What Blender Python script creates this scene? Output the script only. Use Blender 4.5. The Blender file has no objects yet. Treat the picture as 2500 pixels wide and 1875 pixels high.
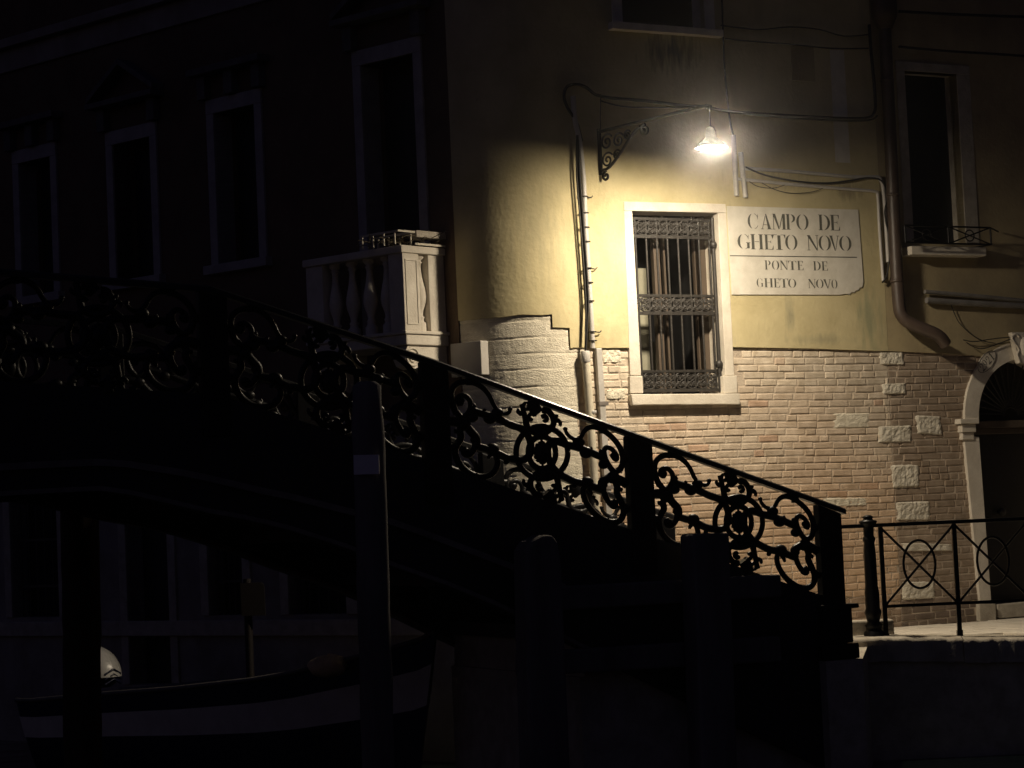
import bpy, math, random
from mathutils import Vector, noise
from mathutils.geometry import tessellate_polygon
random.seed(7)
S = bpy.context.scene
COL = S.collection
R = math.radians
# ------------------------------------------------------------------ camera, sky, exposure
FPX = 5561.0                       # focal length in pixels of the 2500 px wide photograph
CAMZ = 1.27                        # eye height above the far quay
cr, cp = R(2.6), R(3.51)
cF = Vector((0, math.cos(cp), math.sin(cp)))
cX = Vector((1, 0, 0)); cZ = cX.cross(cF)
cR = cX*math.cos(cr) - cZ*math.sin(cr)
cU = cX*math.sin(cr) + cZ*math.cos(cr)
cam = bpy.data.cameras.new('camera'); camo = bpy.data.objects.new('camera', cam); COL.objects.link(camo)
cam.sensor_width = 36; cam.lens = FPX/2500*36; cam.clip_end = 500; cam.clip_start = .1
from mathutils import Matrix
m = Matrix((cR, cU, -cF)).transposed().to_4x4(); m.translation = Vector((0, 0, CAMZ)); camo.matrix_world = m
S.camera = camo
w = bpy.data.worlds.new('World'); S.world = w; w.use_nodes = True
wn = w.node_tree; bg = wn.nodes['Background']
sk = wn.nodes.new('ShaderNodeTexSky'); sk.sky_type = 'NISHITA'; sk.sun_disc = False
sk.sun_elevation = R(-2.6); sk.sun_rotation = R(228)
tint = wn.nodes.new('ShaderNodeMix'); tint.data_type = 'RGBA'; tint.blend_type = 'MULTIPLY'; tint.inputs['Factor'].default_value = 1
tint.inputs['B'].default_value = (.62, .62, 1.25, 1)      # city glow on a night sky
wn.links.new(sk.outputs['Color'], tint.inputs['A']); wn.links.new(tint.outputs['Result'], bg.inputs['Color']); bg.inputs['Strength'].default_value = .14
S.view_settings.view_transform = 'Standard'; S.view_settings.look = 'None'
S.view_settings.exposure = 0; S.view_settings.gamma = 1
LAMP_EMIT = 1280.0
# ------------------------------------------------------------------ surveying helpers
CP = Vector((0, 0, CAMZ)); Z = Vector((0, 0, 1))
def ray(px, py): return (cF*FPX + (px-1250)*cR - (py-937.5)*cU).normalized()
class Frame:                       # a vertical plane: u along, v = height, n outward
    def __init__(s, o, d, n): s.o = Vector(o); s.d = Vector(d).normalized(); s.n = Vector(n).normalized()
    def P(s, u, v, n=0): return s.o + s.d*u + Z*v + s.n*n
    def at(s, px, py, n=0):
        d = ray(px, py); t = ((s.o+s.n*n)-CP).dot(s.n)/d.dot(s.n); p = CP+d*t
        return ((p-s.o).dot(s.d), p.z)
def v2(x, y): return Vector((x, y, 0))
d1 = v2(.879, .477).normalized(); n1 = v2(d1.y, -d1.x)
dl = v2(-.745, .667).normalized(); n2 = v2(-dl.y, dl.x)
T1 = v2(.601, 22.27); RC = .95
C0 = T1 - n1*RC; T2 = C0 + n2*RC
WF = Frame(T1, d1, n1)             # the lamp-lit wall
LF = Frame(T2, dl, n2)             # the canal facade
ARC = RC*math.acos(n1.dot(n2))
def SP(s, v, n=0):                 # one surface round the corner: s>0 lit wall, -ARC..0 the curve, below that the canal facade
    if s >= 0: return WF.P(s, v, n)
    if s < -ARC: return LF.P(-(s+ARC), v, n)
    a = math.atan2(n1.x, -n1.y) + s/RC
    return C0 + v2(math.sin(a), -math.cos(a))*(RC+n) + Z*v
BA = v2(.1388*19.5, 19.5)          # foot of the near railing
bd = v2(-1.67, -.79).normalized(); bn = v2(-bd.y, bd.x)
if bn.y > 0: bn = -bn
PAN = 1.847                        # post to post
BF = Frame(BA, bd, bn)
# ------------------------------------------------------------------ mesh helpers
class MB:
    def __init__(s): s.v = []; s.f = []; s.sm = []; s.c = []
    def add(s, vs, fs, smooth=False, col=None):
        b = len(s.v); s.v += [Vector(x) for x in vs]
        for f in fs: s.f.append([b+i for i in f]); s.sm.append(smooth); s.c.append(col)
        return s
    def box(s, o, ax, ay, az):     # corner + three edge vectors
        o = Vector(o); vs = [o, o+ax, o+ax+ay, o+ay, o+az, o+ax+az, o+ax+ay+az, o+ay+az]
        return s.add(vs, [(0,3,2,1),(4,5,6,7),(0,1,5,4),(1,2,6,5),(2,3,7,6),(3,0,4,7)])
    def fbox(s, fr, u0, u1, v0, v1, a, b):
        return s.box(fr.P(u0, v0, a), fr.d*(u1-u0), Z*(v1-v0), fr.n*(b-a))
    def prism(s, pts0, pts1, smooth=False):   # two matching loops
        n = len(pts0); fs = [tuple(range(n))[::-1], tuple(range(n, 2*n))]
        fs += [(i, (i+1) % n, n+(i+1) % n, n+i) for i in range(n)]
        return s.add(list(pts0)+list(pts1), fs, smooth)
    def fprism(s, fr, uv, a, b): return s.prism([fr.P(u, v, a) for u, v in uv], [fr.P(u, v, b) for u, v in uv])
    def holed(s, fr, outer, holes, a, b):
        loops = [[fr.P(u, v, b) for u, v in outer]] + [[fr.P(u, v, b) for u, v in h] for h in holes]
        tris = tessellate_polygon([[Vector((u, v, 0)) for u, v in l] for l in [outer]+holes])
        s.add([p for l in loops for p in l], [tuple(t) for t in tris])
        for l in [outer]+holes:
            n = len(l); s.add([fr.P(u, v, b) for u, v in l]+[fr.P(u, v, a) for u, v in l], [(i, (i+1) % n, n+(i+1) % n, n+i) for i in range(n)])
        return s
    def tube(s, pts, r, seg=8, up=None, flat=1.0, cap=True):
        pts = [Vector(p) for p in pts]; n = len(pts)
        rs = r if isinstance(r, (list, tuple)) else [r]*n
        vs = []; prev = None
        for i, p in enumerate(pts):
            t = (pts[min(i+1, n-1)]-pts[max(i-1, 0)])
            t = t.normalized() if t.length > 1e-9 else Vector((0, 0, 1))
            if up is not None: a = Vector(up)
            elif prev is not None: a = prev
            else: a = Vector((0, 0, 1)) if abs(t.z) < .9 else Vector((1, 0, 0))
            a = (a - t*a.dot(t)).normalized(); prev = a
            b = t.cross(a)
            for k in range(seg):
                an = 2*math.pi*k/seg
                vs.append(p + a*math.cos(an)*rs[i]*flat + b*math.sin(an)*rs[i])
        fs = [(i*seg+k, i*seg+(k+1) % seg, (i+1)*seg+(k+1) % seg, (i+1)*seg+k) for i in range(n-1) for k in range(seg)]
        s.add(vs, fs, True)
        if cap: s.add(vs[:seg], [tuple(range(seg))[::-1]]); s.add(vs[-seg:], [tuple(range(seg))])
        return s
    def lathe(s, o, prof, seg=20, axis=Z, smooth=True):
        axis = Vector(axis).normalized(); a = axis.orthogonal().normalized(); b = axis.cross(a); o = Vector(o)
        vs = [o + axis*h + (a*math.cos(2*math.pi*k/seg)+b*math.sin(2*math.pi*k/seg))*r for r, h in prof for k in range(seg)]
        n = len(prof)
        s.add(vs, [(i*seg+k, i*seg+(k+1) % seg, (i+1)*seg+(k+1) % seg, (i+1)*seg+k) for i in range(n-1) for k in range(seg)], smooth)
        s.add(vs[:seg], [tuple(range(seg))[::-1]]); s.add(vs[-seg:], [tuple(range(seg))])
        return s
    def ball(s, c, rx, ry=None, rz=None, axes=None, seg=12, rng=8):
        ry = ry or rx; rz = rz or rx; ax = axes or (Vector((1,0,0)), Vector((0,1,0)), Z)
        vs = []
        for i in range(rng+1):
            a = math.pi*i/rng
            for k in range(seg):
                b = 2*math.pi*k/seg
                vs.append(Vector(c)+ax[0]*rx*math.sin(a)*math.cos(b)+ax[1]*ry*math.sin(a)*math.sin(b)+ax[2]*rz*math.cos(a))
        return s.add(vs, [(i*seg+k, (i+1)*seg+k, (i+1)*seg+(k+1) % seg, i*seg+(k+1) % seg) for i in range(rng) for k in range(seg)], True)
    def grid(s, fn, nu, nv, smooth=True):
        vs = [fn(i/nu, j/nv) for j in range(nv+1) for i in range(nu+1)]
        return s.add(vs, [(j*(nu+1)+i, j*(nu+1)+i+1, (j+1)*(nu+1)+i+1, (j+1)*(nu+1)+i) for j in range(nv) for i in range(nu)], smooth)
def wloc(o):
    l = Vector((0, 0, 0))
    while o: l = l + o.location; o = o.parent
    return l
def obj(name, mb, mat, parent=None, loc=None, bevel=0):
    me = bpy.data.meshes.new(name); o = bpy.data.objects.new(name, me); COL.objects.link(o)
    base = Vector(loc) if loc else Vector((0, 0, 0))
    if parent: o.parent = parent; o.location = base; off = wloc(parent)+base
    else: o.location = base; off = base
    me.from_pydata([tuple(v-off) for v in mb.v], [], mb.f)
    me.polygons.foreach_set('use_smooth', mb.sm)
    if any(c is not None for c in mb.c):
        at = me.color_attributes.new('tone', 'FLOAT_COLOR', 'CORNER'); k = 0
        for pi, p in enumerate(me.polygons):
            c = mb.c[pi] or (.5, .5, .5)
            for _ in p.vertices: at.data[k].color = (*c, 1); k += 1
    me.materials.append(mat); me.validate(); me.update()
    if bevel:
        bm = o.modifiers.new('bevel', 'BEVEL'); bm.width = bevel; bm.segments = 2; bm.limit_method = 'ANGLE'; bm.angle_limit = R(40)
    return o
def tag(o, label, cat, group=None):
    o['label'] = label; o['category'] = cat
    if group: o['group'] = group
    return o
def thing(name, label, cat, loc, group=None):
    o = bpy.data.objects.new(name, None); COL.objects.link(o); o.location = loc; o.empty_display_size = .2
    return tag(o, label, cat, group)
def struct(o, kind='structure'): o['kind'] = kind; return o
def copy_tree(o, parent=None):
    c = o.copy(); COL.objects.link(c); c.parent = parent
    for ch in list(o.children): copy_tree(ch, c)
    return c
def spline(pts, k=4):
    pts = [Vector(p) for p in pts]; out = []
    for i in range(len(pts)-1):
        p0 = pts[max(i-1, 0)]; p1 = pts[i]; p2 = pts[i+1]; p3 = pts[min(i+2, len(pts)-1)]
        for j in range(k):
            t = j/k
            out.append(.5*((2*p1)+(p2-p0)*t+(2*p0-5*p1+4*p2-p3)*t*t+(3*p1-p0-3*p2+p3)*t**3))
    return out+[pts[-1]]
def nz(x, y, z=0, s=1): return noise.noise(Vector((x*s, y*s, z*s)))
# ------------------------------------------------------------------ materials
def mat(name, c1, c2=None, rough=.7, scale=3.0, bump=0.0, bscale=30.0, metal=0.0, streak=0.0, attr=False, spec=.5, stain=None, zs=1.0, marks=(), origin=Vector((0, 0, 0))):
    M = bpy.data.materials.new(name); M.use_nodes = True; t = M.node_tree; N = t.nodes; b = N['Principled BSDF']
    b.inputs['Roughness'].default_value = rough; b.inputs['Metallic'].default_value = metal; b.inputs['Specular IOR Level'].default_value = spec
    def nd(k, **kw):
        n = N.new(k)
        for a, v in kw.items(): setattr(n, a, v)
        return n
    tc = nd('ShaderNodeTexCoord'); mp = nd('ShaderNodeMapping'); mp.inputs['Scale'].default_value = (1, 1, zs)
    t.links.new(tc.outputs['Object'], mp.inputs['Vector'])
    no = nd('ShaderNodeTexNoise'); no.inputs['Scale'].default_value = scale; no.inputs['Detail'].default_value = 7; no.inputs['Roughness'].default_value = .62
    t.links.new(mp.outputs['Vector'], no.inputs['Vector'])
    rp = nd('ShaderNodeValToRGB'); rp.color_ramp.elements[0].position = .34; rp.color_ramp.elements[1].position = .68
    rp.color_ramp.elements[0].color = (*(c2 or c1), 1); rp.color_ramp.elements[1].color = (*c1, 1)
    t.links.new(no.outputs['Fac'], rp.inputs['Fac']); out = rp.outputs['Color']
    def mixc(fac, a, colour, mode='MIX'):
        mx = nd('ShaderNodeMix', data_type='RGBA', blend_type=mode)
        if isinstance(fac, float): mx.inputs['Factor'].default_value = fac
        else: t.links.new(fac, mx.inputs['Factor'])
        t.links.new(a, mx.inputs['A'])
        if isinstance(colour, tuple): mx.inputs['B'].default_value = (*colour, 1)
        else: t.links.new(colour, mx.inputs['B'])
        return mx.outputs['Result']
    if attr:
        at = nd('ShaderNodeAttribute', attribute_name='tone'); out = mixc(1.0, at.outputs['Color'], out, 'MULTIPLY')
    if streak:                     # rain marks running down the wall
        m2 = nd('ShaderNodeMapping'); m2.inputs['Scale'].default_value = (3.0, 3.0, .45); t.links.new(tc.outputs['Object'], m2.inputs['Vector'])
        n2_ = nd('ShaderNodeTexNoise'); n2_.inputs['Scale'].default_value = 1.3; n2_.inputs['Detail'].default_value = 6
        t.links.new(m2.outputs['Vector'], n2_.inputs['Vector'])
        r2 = nd('ShaderNodeValToRGB'); r2.color_ramp.elements[0].position = .52; r2.color_ramp.elements[1].position = .78
        r2.color_ramp.elements[0].color = (0, 0, 0, 1); r2.color_ramp.elements[1].color = (streak, streak, streak, 1)
        t.links.new(n2_.outputs['Fac'], r2.inputs['Fac'])
        n3 = nd('ShaderNodeTexNoise'); n3.inputs['Scale'].default_value = .9; n3.inputs['Detail'].default_value = 5; n3.inputs['Distortion'].default_value = .8
        t.links.new(tc.outputs['Object'], n3.inputs['Vector'])
        r3 = nd('ShaderNodeValToRGB'); r3.color_ramp.elements[0].position = .44; r3.color_ramp.elements[1].position = .66
        t.links.new(n3.outputs['Fac'], r3.inputs['Fac'])
        ml = nd('ShaderNodeMath', operation='MULTIPLY'); t.links.new(r2.outputs['Color'], ml.inputs[0]); t.links.new(r3.outputs['Color'], ml.inputs[1])
        out = mixc(ml.outputs[0], out, stain or (.18, .15, .10))
        n4 = nd('ShaderNodeTexNoise'); n4.inputs['Scale'].default_value = 7; n4.inputs['Detail'].default_value = 8; n4.inputs['Roughness'].default_value = .7
        t.links.new(tc.outputs['Object'], n4.inputs['Vector'])
        r4 = nd('ShaderNodeValToRGB'); r4.color_ramp.elements[0].position = .60; r4.color_ramp.elements[1].position = .80
        r4.color_ramp.elements[0].color = (0, 0, 0, 1); r4.color_ramp.elements[1].color = (.5, .5, .5, 1); t.links.new(n4.outputs['Fac'], r4.inputs['Fac'])
        out = mixc(r4.outputs['Color'], out, stain or (.18, .15, .10))
    for c, wd, ht, col, k in marks:   # single damp marks, each with its own place, width and height
        vs_ = nd('ShaderNodeVectorMath', operation='SUBTRACT'); vs_.inputs[1].default_value = Vector(c)-origin; t.links.new(tc.outputs['Object'], vs_.inputs[0])
        vm = nd('ShaderNodeVectorMath', operation='MULTIPLY'); vm.inputs[1].default_value = (1/wd, 1/wd, 1/ht); t.links.new(vs_.outputs[0], vm.inputs[0])
        vl = nd('ShaderNodeVectorMath', operation='LENGTH'); t.links.new(vm.outputs[0], vl.inputs[0])
        mp3 = nd('ShaderNodeMapping'); mp3.inputs['Scale'].default_value = (13, 13, 2.2); t.links.new(tc.outputs['Object'], mp3.inputs['Vector'])
        n5 = nd('ShaderNodeTexNoise'); n5.inputs['Scale'].default_value = 1.6; n5.inputs['Detail'].default_value = 6; t.links.new(mp3.outputs['Vector'], n5.inputs['Vector'])
        ad_ = nd('ShaderNodeMath', operation='MULTIPLY_ADD'); ad_.inputs[1].default_value = 2.4; ad_.inputs[2].default_value = -1.2; t.links.new(n5.outputs['Fac'], ad_.inputs[0])
        sb_ = nd('ShaderNodeMath', operation='SUBTRACT'); t.links.new(ad_.outputs[0], sb_.inputs[0]); t.links.new(vl.outputs['Value'], sb_.inputs[1])
        rm = nd('ShaderNodeMapRange'); rm.inputs['From Min'].default_value = -1.0; rm.inputs['From Max'].default_value = -.1; rm.inputs['To Max'].default_value = k
        t.links.new(sb_.outputs[0], rm.inputs['Value']); out = mixc(rm.outputs['Result'], out, col)
    t.links.new(out, b.inputs['Base Color'])
    if bump:
        nb = nd('ShaderNodeTexNoise'); nb.inputs['Scale'].default_value = bscale; nb.inputs['Detail'].default_value = 6
        t.links.new(mp.outputs['Vector'], nb.inputs['Vector'])
        bp = nd('ShaderNodeBump'); bp.inputs['Strength'].default_value = bump; bp.inputs['Distance'].default_value = .01
        t.links.new(nb.outputs['Fac'], bp.inputs['Height']); t.links.new(bp.outputs['Normal'], b.inputs['Normal'])
    return M
def wp(px, py): u, v = WF.at(px, py); return WF.P(u, v, .02)
HLOC = T1+v2(1.2, 2)
MARKS = [(wp(1640, 128), .38, .22, (.05, .045, .04), .9), (wp(1926, 768), .07, .22, (.28, .26, .17), .8), (wp(2118, 780), .16, .40, (.27, .28, .17), .75),
         (wp(2070, 470), .22, .10, (.25, .21, .13), .8), (wp(1315, 560), .35, .55, (.36, .32, .20), .6), (wp(1880, 440), .6, .10, (.30, .26, .17), .6), (wp(1700, 830), .5, .07, (.36, .31, .20), .6), (wp(2000, 830), .5, .07, (.30, .27, .17), .7)]
PLAST = mat('ochre_plaster', (.575, .50, .295), (.45, .385, .215), .9, 2.2, .35, 22, streak=.55, stain=(.25, .225, .15), marks=MARKS, origin=HLOC)
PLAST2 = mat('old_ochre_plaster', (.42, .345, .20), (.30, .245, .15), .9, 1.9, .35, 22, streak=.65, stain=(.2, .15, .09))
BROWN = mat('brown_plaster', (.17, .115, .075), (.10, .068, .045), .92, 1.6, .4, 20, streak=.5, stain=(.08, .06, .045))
FTRIM = mat('grey_stone', (.42, .40, .39), (.30, .285, .28), .85, 5, .5, 40)  # darker stone for the upper canal windows
FTRIM2 = mat('dark_stone', (.16, .15, .15), (.09, .085, .085), .85, 5, .5, 40)  # darkest stone, for the hoods over those windows
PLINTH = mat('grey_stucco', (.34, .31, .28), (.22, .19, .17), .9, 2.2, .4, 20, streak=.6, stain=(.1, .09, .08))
STONE = mat('white_stone', (.70, .65, .56), (.55, .50, .42), .75, 5, .35, 45)
STONE2 = mat('weathered_stone', (.50, .46, .38), (.34, .30, .24), .85, 6, .6, 50)
BLOCKST = mat('block_stone', (.66, .62, .52), (.48, .44, .36), .85, 6, .7, 60)
TRACH = mat('dark_trachyte', (.10, .095, .09), (.06, .057, .054), .8, 5, .5, 40)
ROUGHST = mat('rough_hewn_stone', (.72, .67, .55), (.58, .53, .42), .85, 8, .9, 60, zs=2)
BRICK = mat('brick', (1.0, 1.0, 1.0), (.70, .67, .62), .9, 9, .35, 60, attr=True)
MORTAR = mat('mortar', (.54, .46, .365), (.42, .35, .275), .95, 9, .7, 60)
IRON = mat('black_iron', (.008, .008, .009), (.005, .005, .006), .40, 20, .2, 60, spec=.25)
IRON2 = mat('grey_iron', (.038, .034, .030), (.020, .018, .016), .5, 30, .4, 80, spec=.5)
RAILTOP = mat('worn_iron', (.022, .022, .024), (.014, .014, .014), .36, 16, .25, 40, metal=.2)
GIRD = mat('painted_girder', (.018, .018, .021), (.012, .012, .013), .55, 6, .3, 30)
FLANGE = mat('lit_flange', (.24, .21, .19), (.12, .105, .095), .7, 6, .3, 40)  # paler than the girder: light catching the flanges is put into this colour
WOODB = mat('brown_wood', (.105, .078, .056), (.075, .056, .040), .6, 5, .3, 30, zs=.4)
WOODD = mat('wet_timber', (.20, .185, .175), (.11, .10, .095), .9, 4, .5, 26, zs=.15, spec=.15)
WOODP = mat('mooring_timber', (.085, .058, .042), (.04, .028, .022), .85, 5, .6, 24, zs=.12, spec=.2)
DARK = mat('dark_opening', (.006, .006, .007), None, .9)
SHUT = mat('dark_shutter', (.010, .013, .018), (.007, .009, .012), .6, 8)
GLASS = mat('dark_glass', (.012, .012, .013), None, .08, spec=.5)
PVC = mat('grey_pipe', (.52, .50, .47), (.42, .40, .37), .45, 6, .1, 30)
PVCD = mat('dirty_pipe', (.22, .21, .20), (.15, .14, .13), .6, 6, .2, 30)
PVCW = mat('cream_pipe', (.68, .63, .50), (.50, .45, .35), .6, 9, .2, 40, streak=.5)
COPPER = mat('brown_drainpipe', (.075, .052, .040), (.045, .032, .026), .45, 5, .2, 20)
CABLE = mat('black_cable', (.018, .017, .016), None, .6)
CABLEG = mat('grey_cable', (.34, .31, .27), None, .6)
SIGNM = mat('sign_white', (.66, .63, .56), (.54, .51, .44), .85, 7, .2, 30, streak=.35, stain=(.36, .33, .27))
INK = mat('sign_paint', (.055, .055, .045), (.10, .10, .08), .8, 40)
PAVE = mat('quay_slab', (.80, .75, .65), (.62, .57, .48), .8, 4, .5, 30)
WHITEP = mat('white_gelcoat', (.74, .73, .70), (.68, .67, .64), .3, 4)
BOATB = mat('dark_blue_hull', (.012, .016, .045), None, .35)
BOATW = mat('hull_stripe', (.72, .69, .66), (.60, .57, .54), .5, 5)
BOATD = mat('boat_interior', (.03, .032, .036), None, .6)
SACK = mat('tan_canvas', (.78, .62, .40), (.60, .46, .28), .9, 12, .8, 60)
PLATE = mat('pale_plate', (.78, .74, .78), (.70, .66, .70), .6, 8)
SCRAP = mat('white_scrap', (.80, .78, .72), None, .8)
BOXM = mat('grey_cabinet', (.42, .40, .37), (.36, .34, .31), .6, 5)
CURT = mat('olive_blind', (.30, .29, .22), (.24, .23, .17), .8, 3)
TWIG = mat('dry_plant', (.16, .13, .08), (.09, .075, .045), .9, 20)
REDW = mat('dark_red_wood', (.010, .005, .0045), (.007, .004, .0035), .7, 6)
def emit(name, c, s):
    M = bpy.data.materials.new(name); M.use_nodes = True; b = M.node_tree.nodes['Principled BSDF']
    b.inputs['Base Color'].default_value = (.8, .8, .8, 1); b.inputs['Emission Color'].default_value = (*c, 1); b.inputs['Emission Strength'].default_value = s
    return M
BULB = emit('lit_bulb', (1.0, .84, .62), LAMP_EMIT)
def water_mat():
    M = bpy.data.materials.new('canal_water'); M.use_nodes = True; t = M.node_tree; b = t.nodes['Principled BSDF']
    b.inputs['Base Color'].default_value = (.004, .007, .006, 1); b.inputs['Roughness'].default_value = .04; b.inputs['IOR'].default_value = 1.33
    tc = t.nodes.new('ShaderNodeTexCoord'); a = t.nodes.new('ShaderNodeTexNoise'); a.inputs['Scale'].default_value = 2.2; a.inputs['Detail'].default_value = 4
    t.links.new(tc.outputs['Object'], a.inputs['Vector'])
    bp = t.nodes.new('ShaderNodeBump'); bp.inputs['Strength'].default_value = .5; bp.inputs['Distance'].default_value = .08
    t.links.new(a.outputs['Fac'], bp.inputs['Height']); t.links.new(bp.outputs['Normal'], b.inputs['Normal'])
    return M
WATER = water_mat()
WZ = -1.05
# ================================================================== SETTING
struct(obj('water', MB().grid(lambda a, b: Vector((-60+120*a, -10+120*b, WZ)), 8, 8, False), WATER))
# quay: pavement along the lit wall, its edge running like the canal facade
QY = 21.05; qd = v2(1, 0); QF = Frame(v2(3.28, QY), qd, v2(0, -1)); Q0 = QF.o
def qz(u): return .088-.05*max(0, min(u, 2.5))   # the kerb rises a little towards the bridge
mb = MB()
poly = [WF.P(-.3, 0, -.2), BF.P(.25, 0, -3.05), BF.P(.25, 0, .12), BF.P(-.12, 0, .12), QF.P(-.12, 0, -.05), QF.P(9, 0, -.05), QF.P(9, 0, -16), WF.P(14, 0, -.2)]
mb.prism([p + Z*(WZ-.5-p.z) for p in poly], [p + Z*(-.004-p.z) for p in poly])
p2 = [SP(-.75, 0, -.1), SP(-.75, 0, .10), BF.P(2.45, 0, -2.72), BF.P(2.45, 0, -.12), BF.P(.2, 0, -.12), BF.P(.2, 0, -3.0), WF.P(.9, 0, -.1)]
mb.prism([p + Z*(WZ-.5-p.z) for p in p2], [p + Z*(.004-p.z) for p in p2])
p2 = [BF.P(2.40, 0, -2.75), BF.P(2.40, 0, -.13), BF.P(.3, 0, -.13), BF.P(.3, 0, -2.75)]
mb.prism([p + Z*(-.1-p.z) for p in p2], [p + Z*(.33-p.z) for p in p2])
quay = struct(obj('quay', mb, STONE2))
mb = MB()                          # paving slabs, each slightly out of level
for i in range(-2, 16):
    for j in range(0, 16):
        u0 = i*.62 + (.31 if j % 2 else 0); n0 = .02 + j*.42
        du, dn = .612, .412; h = random.uniform(0, .006)
        c = [WF.P(u0, h, n0), WF.P(u0+du, h+random.uniform(-.002, .003), n0), WF.P(u0+du, h, n0+dn), WF.P(u0, h+random.uniform(-.002, .003), n0+dn)]
        if any((p-Q0).dot(QF.n) > -.36 or (p-Q0).dot(QF.d) < -1.5 for p in c): continue
        for p in c: k_ = max(0, 1+(p-Q0).dot(QF.n)/1.8); p.z += k_*qz((p-Q0).dot(QF.d))
        mb.prism([p - Z*.05 for p in c], c)
struct(obj('pavement', mb, PAVE, bevel=.006))
mb = MB()                          # ragged kerb stones
for k, (a, b) in enumerate([(-.30, .75), (.757, 1.62), (1.628, 2.6), (2.607, 3.7), (3.707, 4.9), (4.91, 6.0)]):
    n = 16
    def fn(x, y, a=a, b=b, k=k):
        u = a+(b-a)*x; e = .025*nz(u*4, k*3.1, 2.2)+.015*nz(u*14, k, 7.7)
        if y < .5: q = y/.5; return QF.P(u, qz(u)+.006*nz(u*6, q*3)-(.02+abs(e))*q**6, -.42 + (.42+e)*q)
        q = (y-.5)/.5; return QF.P(u, qz(u)-.018-abs(e)-.21*q, e*(1-q*.5))
    mb.grid(fn, n*2, 16)
struct(obj('quay_kerb', mb, STONE2))
# ================================================================== CORNER HOUSE
HOUSE = thing('corner_house', 'ochre plastered old house with rounded corner, brick base and lamp-lit wall beside the canal', 'house', HLOC)
H1 = 13.0
def wq(*pts, n=0): return [WF.at(x, y, n) for x, y in pts]
BX = WF.at(2165, 850)[0]           # boundary with the neighbour
zpl = 2.966
# plaster lower edge steps round the stone corner
def s_arc(px, py):                 # s coordinate of a picture point on the rounded corner
    d = ray(px, py); o = CP - C0; a = d.x*d.x+d.y*d.y; b = 2*(o.x*d.x+o.y*d.y); c = o.x*o.x+o.y*o.y-RC*RC
    t = (-b-math.sqrt(max(b*b-4*a*c, 0)))/(2*a); p = CP+d*t; q = p-C0
    return (math.atan2(q.x, -q.y)-math.atan2(n1.x, -n1.y))*RC, p.z
win_in = wq((1544, 515), (1752, 521), (1774, 958), (1568, 960))
uw0, uw1 = (win_in[0][0]+win_in[3][0])/2, (win_in[1][0]+win_in[2][0])/2
vw0, vw1 = (win_in[2][1]+win_in[3][1])/2, (win_in[0][1]+win_in[1][1])/2
hole_win = [(uw0-.06, vw0-.1), (uw1+.06, vw0-.1), (uw1+.06, vw1+.06), (uw0-.06, vw1+.06)]
up = wq((1517, 60), (1718, 68)); ux0, ux1, uz0 = up[0][0], up[1][0], up[0][1]
hole_up = [(ux0, uz0), (ux1, uz0), (ux1, uz0+1.9), (ux0, uz0+1.9)]
s1, z1 = WF.at(1388, 800) if WF.at(1388, 800)[0] > 0 else s_arc(1388, 800)
zs1 = s_arc(1300, 770)[1]; zs2 = s_arc(1368, 800)[1]
sA = s_arc(1347, 780)[0]; sB = s_arc(1389, 820)[0]
sB = min(sB, -.005)
mb = MB()
outer = [(0, zpl+.0), (0.14, zpl), (.5, zpl-.006), (1.2, zpl-.002), (2.0, zpl-.003), (2.9, zpl-.02), (BX-.7, zpl-.03), (BX, zpl-.05), (BX, H1), (0, H1)]
outer = [(0, zpl), (.14, zpl), (.4, zpl-.006), (uw0-.06, zpl-.004), (uw0-.06, vw1+.06), (uw1+.06, vw1+.06), (uw1+.06, zpl), (2.9, zpl-.02), (BX-.7, zpl-.03), (BX, zpl-.05), (BX, H1), (0, H1)]
mb.holed(WF, outer, [hole_up], -.05, .022)
obj('plaster_wall', mb, PLAST, HOUSE)
mb = MB()                          # curved plaster of the rounded corner, stepped over the stones
cols = [(-ARC, sA, zs1), (sA, sB, zs2), (sB, 0, zpl)]
for a, b, zb in cols:
    n = max(4, int((b-a)/.025))
    mb.grid(lambda x, y, a=a, b=b, zb=zb: SP(a+(b-a)*x, (zb+.014*nz((a+(b-a)*x)*9, 4.4))*(1-y)+H1*y, .022), n, 24)
    mb.grid(lambda x, y, a=a, b=b, zb=zb: SP(a+(b-a)*x, zb+.014*nz((a+(b-a)*x)*9, 4.4), .022-.04*y), n, 1)
for s, za, zb in ((sA, zs1, zs2), (sB, zs2, zpl)):
    mb.grid(lambda x, y, s=s, za=za, zb=zb: SP(s, zb+(za-zb)*y, .022-.04*x), 1, 1)
obj('corner_plaster', mb, PLAST, HOUSE)
# rounded stone corner, coursed and roughly tooled
zc = [WZ-.3]
while zc[-1] < zs1+.02: zc.append(zc[-1]+random.uniform(.15, .20))
def stone_n(s, z):
    z = z + .014*nz(s*2.3, 5.5) + .006*nz(s*9, z*3)
    d = min(abs(z-c) for c in zc); k = max([i for i, c in enumerate(zc) if c <= z] or [0])
    jt = [(.31+.37*((k*7919) % 13)/13)+.62*q_ for q_ in range(-3, 2)]
    dj = min(abs(s-x_) for x_ in jt)
    e_ = max(0, min(1, .5+1.3*nz(s*3, z*4, 9)))
    g = -.018*e_*max(0, 1-d/.010)-.008*e_*max(0, 1-dj/.008)
    return .006 + .0018*nz(k*7.7, s*1.2, 3) + .0016*nz(s*12, z*40, 1) + .002*nz(s*60, z*9, 4) + g*.6
def redge(z):                      # ragged right edge of the stones against the brick
    pts = [(-1.5, .06), (.9, .06), (1.3, .03), (1.75, .05), (2.05, .02), (2.3, .03), (2.55, .07), (2.75, .10), (2.96, .16)]
    for (a, x), (b, y) in zip(pts, pts[1:]):
        if a <= z <= b: return x+(y-x)*(z-a)/(b-a) + .02*nz(z*9, 1.7)
    return .16
mb = MB()
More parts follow.
